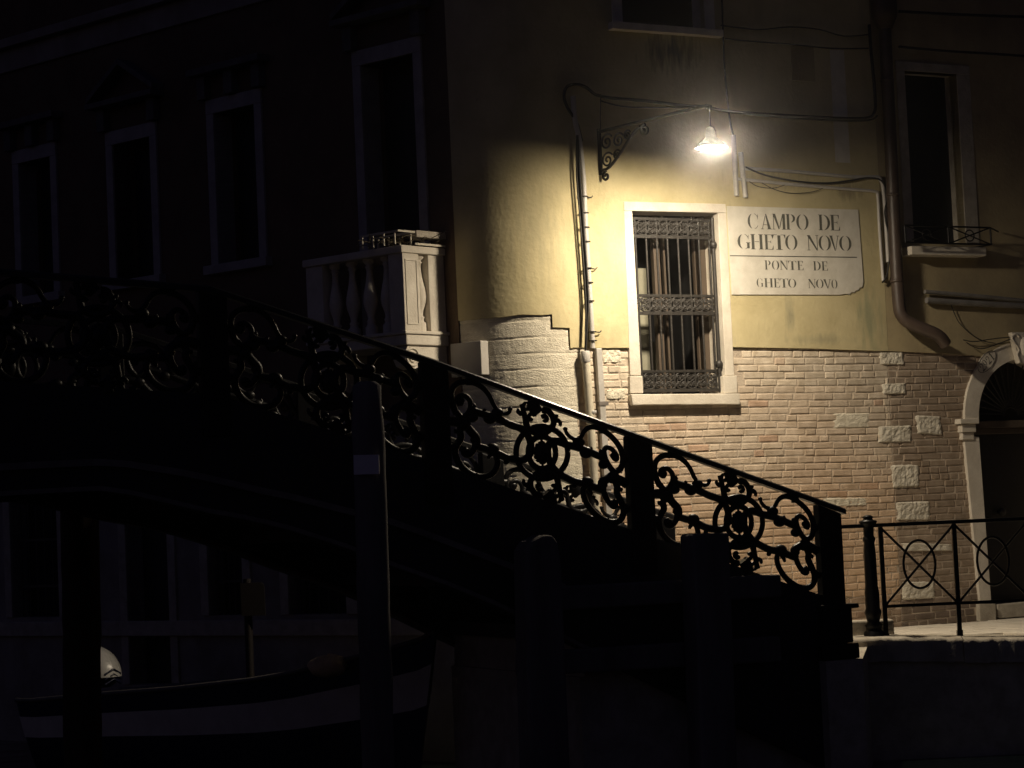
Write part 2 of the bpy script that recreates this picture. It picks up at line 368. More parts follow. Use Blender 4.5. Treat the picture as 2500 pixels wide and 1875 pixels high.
zt = zs1+.01; zb0 = WZ-.3
def fst(x, y):
    z = zb0+(zt-zb0)*y; s = -ARC-.12 + (redge(min(z, zpl))+ARC+.12)*x
    top = zs1 if s < sA else (zs2 if s < sB else zpl)
    return SP(s, z, stone_n(s, z) if z < top+.02 else -.02)
mb.grid(fst, 110, 540)
mb.add([SP(redge(z), z, k) for z in [zb0+(zpl-zb0)*i/60 for i in range(61)] for k in (.004, -.03)], [(2*i, 2*i+1, 2*i+3, 2*i+2) for i in range(60)])
obj('corner_stone', mb, ROUGHST, HOUSE)
# mortar bed and individual bricks
door_cx = 5.66; door_ri = .64; door_ro = .83; dspr = 2.20
hole_door = [(door_cx-door_ri-.12, -.4)] + [(door_cx-(door_ri+.1)*math.cos(a), dspr+(door_ri+.1)*math.sin(a)) for a in [math.pi*i/14 for i in range(15)]] + [(door_cx+door_ri+.12, -.4)]
mb = MB(); mb.holed(WF, [(.0, -.6), (BX, -.6), (BX, zpl+.03), (uw1+.06, zpl+.03), (uw1+.06, vw0-.1), (uw0-.06, vw0-.1), (uw0-.06, zpl+.03), (.0, zpl+.03)], [], -.06, -.006)
obj('mortar_bed', mb, MORTAR, HOUSE)
def bricks(u0, u1, z0, z1, tones, skip):
    mb = MB(); ch = .0735; k = 0; z = z0
    while z < z1:
        u = u0 - random.uniform(0, .26)
        while u < u1:
            L = random.choice([.255, .255, .25, .26, .125, .13, .2])
            a, b = max(u, u0), min(u+L-.011, u1); zt_ = min(z+ch-.010, z1)
            cu, cz = (a+b)/2, z+.03
            if b-a > .03 and zt_-z > .02 and not skip(cu, cz, b-a):
                j = lambda q=.003: random.uniform(-q, q)
                dip = -.022*nz(cu*.5, z*.2, 5)
                zz = z + .006*math.sin(cu*1.3+z*3) + dip
                nn = random.uniform(-.003, .004); hgt = zt_-z
                o = [(a+j(), zz+j()), (b+j(), zz+j()), (b+j(), zz+hgt+j()), (a+j(), zz+hgt+j())]
                e = .009
                i_ = [(o[0][0]+e, o[0][1]+e), (o[1][0]-e, o[1][1]+e), (o[2][0]-e, o[2][1]-e), (o[3][0]+e, o[3][1]-e)]
                vs = [WF.P(x, y, -.02) for x, y in o]+[WF.P(x, y, nn-.004) for x, y in o]+[WF.P(x, y, nn+random.uniform(-.001, .001)) for x, y in i_]
                t = tones(cu, cz); f = random.uniform(.86, 1.1)
                mb.add(vs, [(0, 1, 5, 4), (1, 2, 6, 5), (2, 3, 7, 6), (3, 0, 4, 7), (4, 5, 9, 8), (5, 6, 10, 9), (6, 7, 11, 10), (7, 4, 8, 11), (8, 9, 10, 11)], False, tuple(c*f for c in t))
            u += L
        z += ch
    return mb
def mixt(a, b, k): return tuple(x+(y-x)*k for x, y in zip(a, b))
def tone_l(u, z):
    k = max(0, min(1, .5+.9*nz(u*.9, z*.9, 8)))
    c = mixt((.66, .575, .465), (.66, .53, .405), k)
    if random.random() < .05: c = mixt(c, (.52, .29, .18), .5)
    if z > 2.55: c = mixt(c, (.66, .59, .48), .45)
    if z < 1.9: c = mixt(c, (.64, .42, .25), .55*min(1, (1.9-z)/.8))
    if z < .35 and u > 2.5: c = mixt(c, (.14, .11, .09), .55+.4*nz(u*3, z*5))
    return c
def tone_r(u, z):
    k = max(0, min(1, .5+.9*nz(u*.9, z*.9, 8))); c = mixt((.36, .29, .225), (.35, .27, .20), k)
    if z < .35: c = mixt(c, (.13, .10, .085), .6+.4*nz(u*3, z*5))
    return c
sk_l = lambda u, z, L: (uw0-.1 < u < uw1+.1 and z > vw0-.05)
obj('brick_wall', bricks(.0, BX, -.08, zpl-.01, tone_l, sk_l), BRICK, HOUSE)
def rough_block(pts, a, b, amp=.010, nu=18, nv=10, fr=WF):
    q = [fr.at(x, y, b) for x, y in pts]; sd = random.uniform(0, 50); mb = MB()
    def fn(x, y):
        u = (q[0][0]*(1-x)+q[1][0]*x)*(1-y)+(q[3][0]*(1-x)+q[2][0]*x)*y
        v = (q[0][1]*(1-x)+q[1][1]*x)*(1-y)+(q[3][1]*(1-x)+q[2][1]*x)*y
        e = min(x, 1-x, y, 1-y)
        if e < 1e-6: return fr.P(u+.006*nz(v*20, sd), v+.006*nz(u*20, sd, 3), a)
        k = min(1, e/.08)
        return fr.P(u+.004*nz(v*25, sd), v+.004*nz(u*25, sd), a+(b-a)*k + amp*nz(u*26, v*26, sd)*k + .4*amp*nz(u*70, v*70, sd))
    return mb.grid(fn, nu, nv, False)
for pts in ([(1468, 852), (1518, 852), (1520, 886), (1472, 888)], [(1478, 951), (1529, 950), (1530, 974), (1480, 976)]):
    obj('stone_block', rough_block(pts[::-1], -.01, .008), ROUGHST, HOUSE)
for pts in ([(2034, 1008), (2127, 1007), (2128, 1045), (2034, 1047)], [(2010, 1216), (2120, 1214), (2120, 1234), (2010, 1238)]):
    obj('stone_block', rough_block(pts[::-1], -.008, .006, .006), ROUGHST, HOUSE)
# ---- the barred window
WIN = obj('window', MB().fbox(WF, uw0-.05, uw1+.05, vw0-.02, vw1+.05, -1.30, -1.28), DARK, HOUSE)
mb = MB()
mb.fbox(WF, uw0-.06, uw0-.05, vw0, vw1, -1.28, -.30); mb.fbox(WF, uw1+.05, uw1+.06, vw0, vw1, -1.28, -.30)
mb.fbox(WF, uw0-.06, uw1+.06, vw1+.05, vw1+.06, -1.28, -.30); mb.fbox(WF, uw0-.06, uw1+.06, vw0-.03, vw0-.02, -1.28, -.30)
obj('room_lining', mb, DARK, WIN)
def quadpr(pts, a, b, fr=WF): return MB().fprism(fr, [fr.at(x, y, b) for x, y in pts], a, b)
FD = .028
il = wq((1544, 515), n=FD)[0][0]; ib = wq((1566, 917), n=FD)[0][0]
jl = [WF.at(1539, 917, FD), WF.at(1566, 917, FD), WF.at(1544, 515, FD), WF.at(1523.5, 515, FD)]
obj('jamb', MB().fprism(WF, jl, -.26, FD), STONE, WIN, bevel=.006)
ur_t = WF.at(1753, 520, FD); ur_b = WF.at(1772, 917, FD)
jr = [ur_b, WF.at(1793, 917, FD), WF.at(1773.5, 520, FD), ur_t]
obj('jamb', MB().fprism(WF, jr, -.26, FD), STONE, WIN, bevel=.006)
obj('lintel', MB().fprism(WF, [WF.at(1523.5, 514.6, FD), WF.at(1773.5, 519.6, FD), WF.at(1771, 498, FD), WF.at(1523, 492, FD)], -.26, FD+.003), STONE, WIN, bevel=.006)
for pts in ([(1539, 960), (1571, 960), (1569, 918), (1538, 918)], [(1768, 960), (1801, 959), (1799, 917), (1766, 917.5)]):
    obj('jamb_plinth', MB().fprism(WF, [WF.at(x, y, FD+.012) for x, y in pts], -.26, FD+.012), STONE, WIN, bevel=.006)
sl = [WF.at(x, y, .065) for x, y in ((1545, 989), (1807, 987), (1807, 960.5), (1541, 962.5))]
n = 20; sb = []
for i in range(n+1): sb.append((sl[0][0]+(sl[1][0]-sl[0][0])*i/n, sl[0][1]+(sl[1][1]-sl[0][1])*i/n+.006*nz(i*1.7, 3.3)))
obj('sill', MB().fprism(WF, sb+[sl[2], sl[3]], -.26, .065), STONE, WIN, bevel=.008)
# casements standing open inside, with a pale blind
GN = -.07
for xa, xb, za, zb_ in ((1594, 1609, 592, 902), (1704, 1726, 590, 902)):
    a = WF.at(xa, za, -.24); b = WF.at(xb, za, -.24); c = WF.at(xb+17, zb_, -.24); d = WF.at(xa+17, zb_, -.24)
    obj('casement_stile', MB().fprism(WF, [(d[0], vw0), (c[0], vw0), (b[0], vw1), (a[0], vw1)], -.30, -.24), WOODB, WIN, bevel=.004)
for xa, xb in ((1618, 1623), (1694, 1697)):
    a = WF.at(xa, 592, -.26); b = WF.at(xb, 592, -.26); c = WF.at(xb+17, 902, -.26); d = WF.at(xa+17, 902, -.26)
    obj('casement_stile', MB().fprism(WF, [(d[0], vw0), (c[0], vw0), (b[0], vw1), (a[0], vw1)], -.31, -.27), WOODB, WIN)
mb = MB(); mb.fprism(WF, [WF.at(1552, 905, -.42), WF.at(1588, 905, -.42), WF.at(1577, 655, -.42), WF.at(1548, 655, -.42)], -.44, -.42)
mb.fprism(WF, [WF.at(1596, 905, -.5), WF.at(1612, 905, -.5), WF.at(1606, 835, -.5), WF.at(1592, 835, -.5)], -.52, -.5)
obj('blind', mb, CURT, WIN)
# the grille
GR = MB(); gu0, gu1 = uw0-.045, uw1-.055
def gz(y): return WF.at(1650, y, GN)[1]
bands = [(gz(583), gz(533)), (gz(769), gz(719)), (gz(957), gz(903))]
for a, b in bands:
    GR.fbox(WF, gu0, gu1, a, a+.032, GN-.012, GN+.012); GR.fbox(WF, gu0, gu1, b-.026, b, GN-.012, GN+.012)
for i in range(8):
    u = gu0 + .10 + (gu1-gu0-.12)*i/7
    GR.tube([WF.P(u, bands[2][0], GN), WF.P(u, bands[0][1], GN)], .0115, 8)
for u in (gu1+.005,): GR.tube([WF.P(u, vw0, GN+.035), WF.P(u, vw1-.04, GN+.035)], .020, 10)
for v in (bands[0][0]-.06, bands[2][1]+.05): GR.ball(WF.P(gu1+.005, v, GN+.035), .04, .04, .045)
grille = obj('grille', GR, IRON2, WIN)
for a, b in bands:
    mb = MB(); zc_ = (a+b)/2+.003; hh = (b-a)/2-.028; W_ = .112; nunit = 8; W_ = (gu1-gu0)/nunit
    for i in range(nunit):
        c = gu0+W_*(i+.5)
        for sg in (1, -1):
            mb.tube([WF.P(c+W_*.62*math.cos(t), zc_+sg*hh*(.98*math.sin(t)-.0), GN) for t in [math.pi*k/10 for k in range(11)]], .0085, 6)
            for sd in (1, -1):
                pts = []
                for k in range(15):
                    t = k/14*1.55*2*math.pi; r = .030*(1-k/17)
                    pts.append(WF.P(c+sd*(W_*.26+r*math.cos(t+2.2)), zc_+sg*(hh*.42+r*math.sin(t+2.2)), GN+.004))
                mb.tube(pts, .0075, 6)
        mb.tube([WF.P(c-W_*.5, zc_-hh*.5, GN), WF.P(c, zc_, GN+.004), WF.P(c+W_*.5, zc_+hh*.5, GN)], .007, 6)
        mb.tube([WF.P(c-W_*.5, zc_+hh*.5, GN), WF.P(c, zc_, GN+.004), WF.P(c+W_*.5, zc_-hh*.5, GN)], .007, 6)
    obj('scroll_band', mb, IRON2, grille)
# ---- the window high above, its sill just in the picture
UW = obj('window', MB().fbox(WF, ux0, ux1, uz0, uz0+1.9, -.22, -.20), SHUT, HOUSE)
mb = MB(); mb.fbox(WF, ux0-.12, ux0, uz0, uz0+1.9, -.2, .035); mb.fbox(WF, ux1, ux1+.12, uz0, uz0+1.9, -.2, .035)
obj('frame', mb, STONE, UW, bevel=.005)
obj('sill', MB().fbox(WF, ux0-.17, ux1+.17, uz0-.075, uz0, -.2, .11), STONE, UW, bevel=.006)
# small wall patches: a raised darker one and a painted-out pale one
vq = [WF.at(x, y, .026) for x, y in ((1990, 200), (1935, 196), (1930, 112), (1985, 113))]
obj('dark_patch', MB().fprism(WF, vq[::-1], .02, .034), PLAST2, HOUSE)
vq = [WF.at(x, y, .024) for x, y in ((2076, 398), (2040, 396), (2026, 122), (2060, 122))]
obj('pale_patch', MB().fprism(WF, vq[::-1], .02, .025), SIGNM, HOUSE)
# ---- canal facade
LFD = 12.0
def lq(pts, n=0): return [LF.at(x, y, n) for x, y in pts]
ups = [((915, 150), (1016, 135), (1034, 640), (933, 650)), ((555, 275), (625, 253), (643, 645), (562, 648)),
       ((304, 350), (369, 335), (386, 670), (312, 682)), ((74, 398), (128, 380), (140, 715), (80, 738))]
def lrect(pts):
    q = lq(pts); us = sorted(p[0] for p in q); return ((us[0]+us[1])/2, (us[2]+us[3])/2, (q[2][1]+q[3][1])/2, (q[0][1]+q[1][1])/2)
UPR = []
for k, pts in enumerate(ups):
    a, b, c, d = lrect(pts)
    UPR.append((a, b+.16, 4.23 if k else 3.26, d))
low = [((40, 1195), (140, 1195), (150, 1534), (45, 1538)), ((327, 1225), (415, 1245), (418, 1700), (330, 1705)), ((523, 1270), (590, 1290), (600, 1508), (528, 1511)), ((722, 1300), (845, 1345), (850, 1497), (722, 1497)), ((905, 1380), (1078, 1440), (1078, 1488), (905, 1492))]
LOR = []
for k, pts in enumerate(low):
    a, b, c, d = lrect(pts)
    LOR.append((a, b+.10, -.35 if k == 1 else .42, min(2.1, max(d, 1.9))))
recth = lambda r: [(r[0], r[2]), (r[1], r[2]), (r[1], r[3]), (r[0], r[3])]
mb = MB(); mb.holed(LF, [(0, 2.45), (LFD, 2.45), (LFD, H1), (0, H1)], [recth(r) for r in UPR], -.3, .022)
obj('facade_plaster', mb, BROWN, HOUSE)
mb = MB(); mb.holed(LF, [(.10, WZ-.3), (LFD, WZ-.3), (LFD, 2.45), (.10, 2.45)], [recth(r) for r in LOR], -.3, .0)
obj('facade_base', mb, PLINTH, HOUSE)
mb = MB(); mb.fbox(LF, .1, LFD, .20, .37, -.01, .07); obj('ledge', mb, STONE2, HOUSE, bevel=.01)
mb = MB(); c0 = 7.0
mb.fprism(LF, [(-.2, 6.98), (LFD, 6.98), (LFD, 7.34), (-.2, 7.34)], 0, .06); mb.fprism(LF, [(-.2, 7.25), (LFD, 7.25), (LFD, 7.36), (-.2, 7.36)], .06, .16)
obj('string_course', mb, PLINTH, HOUSE, bevel=.008)
for k, (a, b, c, d) in enumerate(UPR):
    wo = obj('window', MB().fbox(LF, a, b, c, d, -.30, -.28), SHUT, HOUSE)
    mb = MB(); fw = .12
    mb.fbox(LF, a-fw, a, c, d, -.22, .05); mb.fbox(LF, b, b+fw, c, d, -.22, .05); mb.fbox(LF, a-fw, b+fw, d, d+.16, -.22, .053)
    obj('frame', mb, FTRIM, wo, bevel=.006)
    if k: obj('sill', MB().fbox(LF, a-.18, b+.18, c-.10, c, -.22, .12), FTRIM, wo, bevel=.006)
    mb = MB()
    mb.fbox(LF, a-.18, a-.05, d+.165, d+.42, .022, .12); mb.fbox(LF, b+.05, b+.18, d+.165, d+.42, .022, .12)
    if k in (0, 2):                # gabled hood on brackets
        mb.fbox(LF, a-.26, b+.26, d+.425, d+.49, .022, .22)
        m_ = (a+b)/2
        for (x0, x1, y0, y1) in ((a-.26, m_, d+.493, d+.86), (m_, b+.26, d+.86, d+.493)):
            mb.fprism(LF, [(x0, y0), (x1, y1), (x1, y1+.07), (x0, y0+.07)], .022, .20)
    else:
        mb.fbox(LF, a-.26, b+.26, d+.425, d+.50, .022, .20)
        mb.fbox(LF, (a+b)/2-.07, (a+b)/2+.07, d+.165, d+.42, .022, .12)
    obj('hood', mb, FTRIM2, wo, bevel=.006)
for k, (a, b, c, d) in enumerate(LOR):
    nm = 'water_door' if k == 1 else 'window'
    wo = obj(nm, MB().fbox(LF, a, b, c, d, -.24, -.22), DARK if k != 1 else SHUT, HOUSE)
    mb = MB(); fw = .13
    mb.fbox(LF, a-fw, a, c, d, -.2, .03); mb.fbox(LF, b, b+fw, c, d, -.2, .03); mb.fbox(LF, a-fw, b+fw, d, d+.13, -.2, .033)
    obj('frame', mb, STONE2, wo, bevel=.006)
    if k in (0, 2, 3, 4):
        mb = MB(); nb_ = 6
        for i in range(nb_): mb.tube([LF.P(a+(b-a)*(i+.5)/nb_, c, -.08), LF.P(a+(b-a)*(i+.5)/nb_, d, -.08)], .010, 6)
        for v in (c+.35, c+.9): mb.fbox(LF, a, b, v, v+.03, -.085, -.075)
        obj('bars', mb, IRON2, wo)
# ---- the balcony
bs0 = LF.at(1093, 700)[0]; lo_, hi_ = .2, 1.2
for _ in range(40):
    bdp = (lo_+hi_)/2
    if LF.at(982, 700, bdp)[0] > bs0: lo_ = bdp
    else: hi_ = bdp
bs1 = LF.at(745, 720, bdp)[0]
zf = LF.at(985, 806, bdp)[1]; zr = LF.at(980, 616, bdp)[1]
BAL = obj('balcony', MB().fbox(LF, bs0, bs1, zf-.14, zf-.035, .0, bdp-.03), STONE, HOUSE, bevel=.012)
obj('floor_moulding', MB().fbox(LF, bs0-.02, bs1+.02, zf-.035, zf, .0, bdp+.0), STONE, BAL, bevel=.010)
obj('handrail', MB().fbox(LF, bs0-.02, bs1+.02, zr, zr+.075, .03, bdp+.01), STONE, BAL, bevel=.012)
def pilaster(s0, s1, n0, n1_):
    mb = MB(); mb.fbox(LF, s0, s1, zf, zr, n0, n1_)
    return mb
def panelled(o, s0, s1, n0, n1_):   # raised border moulding on the end face
    mb = MB(); e = s0-.0075
    for (a, b, c, d) in ((n0+.035, n1_-.035, zf+.06, zf+.075), (n0+.035, n1_-.035, zr-.075, zr-.06), (n0+.035, n0+.05, zf+.0755, zr-.0755), (n1_-.05, n1_-.035, zf+.0755, zr-.0755)):
        mb.fbox(LF, e, s0, c, d, a, b)
    obj('panel_moulding', mb, STONE, o)
p = obj('pilaster', pilaster(bs0, bs0+.20, bdp-.245, bdp-.02), STONE, BAL, bevel=.006)
mb = MB(); e = bs0-.008
for (a, b, c, d) in ((bdp-.215, bdp-.05, zf+.06, zf+.072), (bdp-.215, bdp-.05, zr-.072, zr-.06), (bdp-.215, bdp-.203, zf+.0725, zr-.0725), (bdp-.062, bdp-.05, zf+.0725, zr-.0725)):
    mb.fbox(LF, e, bs0, c, d, a, b)
obj('panel_moulding', mb, STONE, BAL)
obj('pilaster', pilaster(bs1-.24, bs1, bdp-.245, bdp-.02), STONE, BAL, bevel=.006)
obj('pilaster', pilaster(bs0+.01, bs0+.20, .03, .255), STONE, BAL, bevel=.006)  # wall-side pilaster, deepened to keep lamplight off the front balusters
hb = zr-zf
bprof = [(.062, 0), (.062, .09), (.045, .10), (.040, .13), (.050, .145), (.032, .17), (.040, .22), (.066, .30), (.074, .36), (.066, .43), (.040, .56), (.030, .66), (.034, .70), (.048, .715), (.030, .73), (.052, .75), (.062, .76), (.062, hb)]
bprof = [(r, h*hb/.79 if h != hb else hb) for r, h in bprof]
b0 = MB().lathe(LF.P(bs0+.10, zf+.001, .315), bprof, 16)
bal0 = obj('baluster', b0, STONE, BAL)
for i in range(4):
    o = bal0.copy(); COL.objects.link(o); o.parent = BAL
    o.location = bal0.location + LF.P(bs0+.33+.245*i, 0, bdp-.13) - LF.P(bs0+.10, 0, .315)
def console(s):
    mb = MB(); pr = []
    for k in range(17):
        t = k/16; a = .0+.62*(1-t); pr.append((a, -.30*t-.16*math.sin(t*math.pi)*(1 if t < .5 else .7)))
    sec = [(.0, 0), (.56, 0), (.60, -.05), (.61, -.13), (.57, -.20), (.48, -.23), (.40, -.20), (.30, -.24), (.16, -.36), (.0, -.42)]
    lo = [LF.P(s, zf-.141+h, n) for n, h in sec]; hi = [LF.P(s+.17, zf-.141+h, n) for n, h in sec]
    mb.prism(lo, hi)
    c = (.51, -.115)
    for rr in (.085, .045):
        mb.tube([LF.P(s-.004, zf-.141+c[1]+rr*math.sin(t), c[0]+rr*math.cos(t)) for t in [2*math.pi*k/20 for k in range(21)]], .011, 6)
    mb.ball(LF.P(s-.002, zf-.141+c[1], c[0]), .03)
    return mb
obj('console', console(bs0+.03), STONE, BAL)
obj('console', console(bs1-.22), STONE, BAL)
# ================================================================== NEIGHBOUR WITH THE ARCHED DOOR
NB = thing('arched_door_house', 'dim brick and plaster house with white arched doorway right of the brown drainpipe', 'house', WF.P(7, 0, -2))
rw = [WF.at(x, y) for x, y in ((2205, 176), (2336, 180), (2350, 594), (2228, 594))]
ru0, ru1 = (rw[0][0]+rw[3][0])/2, (rw[1][0]+rw[2][0])/2; rz0, rz1 = rw[2][1], (rw[0][1]+rw[1][1])/2
NX = 12.0
mb = MB(); mb.holed(WF, [(BX+.003, zpl-.05), (4.4, zpl-.07), (4.8, zpl-.09), (5.0, zpl-.10)] + [(door_cx-.78*math.cos(a), dspr+.78*math.sin(a)) for a in [R(d) for d in range(55, 126, 10)]] + [(6.3, zpl-.1), (NX, zpl-.1), (NX, H1), (BX+.003, H1)], [[(ru0, rz0), (ru1, rz0), (ru1, rz1), (ru0, rz1)]], -.1, .02)
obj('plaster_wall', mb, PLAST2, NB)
mb = MB(); mb.holed(WF, [(BX+.002, -.6)]+[(hole_door[0][0], -.6)]+hole_door[1:-1]+[(hole_door[-1][0], -.6), (NX, -.6), (NX, zpl+.02), (BX+.002, zpl+.02)], [], -.06, -.006)
obj('mortar_bed', mb, MORTAR, NB)
def sk_r(u, z, L):
    if z < dspr: return abs(u-door_cx) < door_ri+.10+L/2*0
    return math.hypot(u-door_cx, z-dspr) < door_ri+.10
obj('brick_wall', bricks(BX+.004, 8.0, -.08, zpl-.06, tone_r, sk_r), BRICK, NB)
for pts in ([(2146, 858), (2208, 857), (2211, 892), (2150, 891)], [(2153, 936), (2213, 934), (2216, 962), (2156, 963)], [(2144, 1038), (2229, 1037), (2231, 1081), (2144, 1082)],
            [(2233, 1012), (2300, 1014), (2303, 1065), (2242, 1060)], [(2174, 1133), (2248, 1132), (2249, 1190), (2180, 1194)], [(2188, 1224), (2274, 1222), (2275, 1272), (2189, 1272)],
            [(2200, 1325), (2330, 1328), (2332, 1345), (2200, 1347)], [(2203, 1418), (2285, 1418), (2288, 1463), (2203, 1465)]):
    obj('stone_block', rough_block(pts[::-1], -.012, .014, .010), BLOCKST, NB)
# doorway
DR = obj('door', MB().fbox(WF, door_cx-door_ri-.05, door_cx+door_ri+.05, .0, 3.0, -.34, -.30), mat('dark_door', (.018, .015, .013), (.012, .010, .009), .6, 8, .3, 40), NB)
DF = .035
def dq(pts, a=-.32, b=DF): return MB().fprism(WF, [WF.at(x, y, b) for x, y in pts], a, b)
obj('jamb', dq([(2393, 1472), (2421, 1472), (2391, 1066), (2354, 1066)]), STONE, DR, bevel=.006)
obj('jamb', MB().fbox(WF, door_cx+door_ri-.02, door_cx+door_ro, .1, dspr-.12, -.32, DF), STONE, DR, bevel=.006)
obj('plinth', dq([(2393, 1517), (2433, 1516), (2431, 1474), (2391, 1475)], b=DF+.02), STONE2, DR, bevel=.006)
mb = MB()
ca = WF.at(2344, 1033, DF+.05); cb = WF.at(2390, 1031, DF+.05)
mb.fbox(WF, ca[0], cb[0], ca[1]-.01, ca[1]+.045, -.3, DF+.06)
mb.fbox(WF, ca[0]+.035, cb[0]-.03, ca[1]-.10, ca[1]-.013, -.3, DF+.035); mb.fbox(WF, ca[0]+.05, cb[0]-.045, ca[1]-.18, ca[1]-.103, -.3, DF+.015)
obj('capital', mb, STONE, DR, bevel=.008)
az = ca[1]+.047; mb = MB(); N_ = 28
prev = None
lo, hi = [], []
for i in range(N_+1):
    t = math.pi*i/N_
    lo.append((door_cx-door_ri*math.cos(t), az+door_ri*math.sin(t))); hi.append((door_cx-door_ro*math.cos(t), az+door_ro*math.sin(t)))
for i in range(N_): mb.fprism(WF, [lo[i], lo[i+1], hi[i+1], hi[i]], -.32, DF)
obj('arch', mb, STONE, DR)
mb = MB()
mb.fprism(WF, [(door_cx-.09, az+door_ri-.05), (door_cx+.09, az+door_ri-.05), (door_cx+.17, az+door_ro+.10), (door_cx-.17, az+door_ro+.10)], DF+.002, DF+.07)
for sg in (-1, 1):
    mb.tube(spline([WF.P(door_cx+sg*x*.8, az+door_ri+y*.85, DF+.068) for x, y in ((.10, -.04), (.14, .05), (.11, .12), (.17, .20), (.22, .27), (.15, .32), (.09, .28))]), .015, 8)
mb.ball(WF.P(door_cx, az+door_ri+.13, DF+.07), .08, .05, .11)
obj('keystone', mb, STONE, DR, bevel=.008)
mb = MB(); cc = (door_cx+.0, az-.02)
for i in range(17):
    t = math.pi*(i+.5)/17
    mb.tube([WF.P(cc[0]+.09*math.cos(t), cc[1]+.07+.09*math.sin(t), -.20), WF.P(cc[0]+(door_ri-.02)*math.cos(t), cc[1]+.03+(door_ri-.02)*math.sin(t), -.20)], .010, 6)
mb.tube([WF.P(cc[0]+.10*math.cos(t), cc[1]+.05+.10*math.sin(t), -.19) for t in [math.pi*k/12 for k in range(13)]], .012, 6)
obj('fanlight_grille', mb, IRON2, DR)
mb = MB(); mb.fbox(WF, door_cx-door_ri, door_cx+door_ri, az-.10, az-.02, -.3, -.13); mb.fbox(WF, door_cx-door_ri, door_cx+door_ri, az-.16, az-.103, -.3, -.17)
obj('transom', mb, WOODB, DR, bevel=.006)
kq = WF.at(2445, 1250, -.25); mb = MB(); mb.ball(WF.P(kq[0], kq[1], -.24), .045); mb.tube([WF.P(kq[0], kq[1], -.3), WF.P(kq[0], kq[1], -.24)], .02)
obj('door_knob', mb, IRON2, DR)
obj('threshold', MB().fbox(WF, door_cx-door_ri+.12, door_cx+door_ri, .014, .165, -.32, .02), STONE2, DR, bevel=.008)
# window with its little iron balconet
RW = obj('window', MB().fbox(WF, ru0, ru1, rz0, rz1, -.20, -.18), SHUT, NB)
mb = MB(); fw = .115
mb.fbox(WF, ru0-fw, ru0, rz0-.0, rz1, -.18, .03); mb.fbox(WF, ru1, ru1+fw*1.6, rz0, rz1, -.18, .03); mb.fbox(WF, ru0-fw, ru1+fw*1.6, rz1, rz1+.10, -.18, .033)
obj('frame', mb, STONE2, RW, bevel=.005)
sq = WF.at(2225, 600, .2); sq2 = WF.at(2409, 625, .2)
obj('sill', MB().fbox(WF, sq[0], sq2[0], sq2[1], sq[1], -.18, .20), STONE, RW, bevel=.008)
mb = MB(); ra = WF.at(2345, 554, .32); rb = WF.at(2420, 597, .32); RN = .32
L0 = ra[0]-.75; R0 = rb[0]
for v in (ra[1], rb[1]): mb.tube([WF.P(L0, v, RN), WF.P(R0, v, RN)], .010, 6); mb.tube([WF.P(R0, v, RN), WF.P(R0+(.33 if v == ra[1] else .0), v, .06)], .010, 6)
for u in (L0, (L0+R0)/2, R0): mb.tube([WF.P(u, ra[1], RN), WF.P(u, rb[1], RN)], .011, 6)
for a, b in ((L0, (L0+R0)/2), ((L0+R0)/2, R0)):
    mb.tube([WF.P(a, ra[1], RN), WF.P(b, rb[1], RN)], .008, 6); mb.tube([WF.P(a, rb[1], RN), WF.P(b, ra[1], RN)], .008, 6)
    c_ = ((a+b)/2, (ra[1]+rb[1])/2)
    mb.tube([WF.P(c_[0]+.06*math.cos(t), c_[1]+.06*math.sin(t), RN) for t in [2*math.pi*k/16 for k in range(17)]], .007, 6)
obj('balconet_railing', mb, IRON, RW)
# house number painted in an oval on the arch
def ell(cx, cy, rx, ry, a0, a1, n=14): return [(cx+rx*math.cos(R(a0+(a1-a0)*i/n)), cy+ry*math.sin(R(a0+(a1-a0)*i/n))) for i in range(n+1)]
def cres(cx, cy, rx, ry, th, a0, a1, hair=.02):  # crescent stroke: thick in the middle, thin at the ends
    o = ell(cx, cy, rx, ry, a0, a1); n = len(o)-1; inn = []
    for i, (x, y) in enumerate(o):
        k = math.sin(math.pi*i/n)**.8; t = hair+(th-hair)*k; l = math.hypot((x-cx)/rx, (y-cy)/ry)
        inn.append((cx+(x-cx)*(1-t/rx/l), cy+(y-cy)*(1-.6*t/ry/l)))
    return [[o[i], o[i+1], inn[i+1], inn[i]] for i in range(n)]
def rc(x0, x1, y0, y1): return [[(x0, y0), (x1, y0), (x1, y1), (x0, y1)]]
def wedge(x0, y0, x1, y1, x2, y2): return [[(x0, y0), (x1, y1), (x2, y2)]]
def serif(x0, x1, y, up): return rc(x0, x1, y, y+.035) if up else rc(x0, x1, y-.035, y)
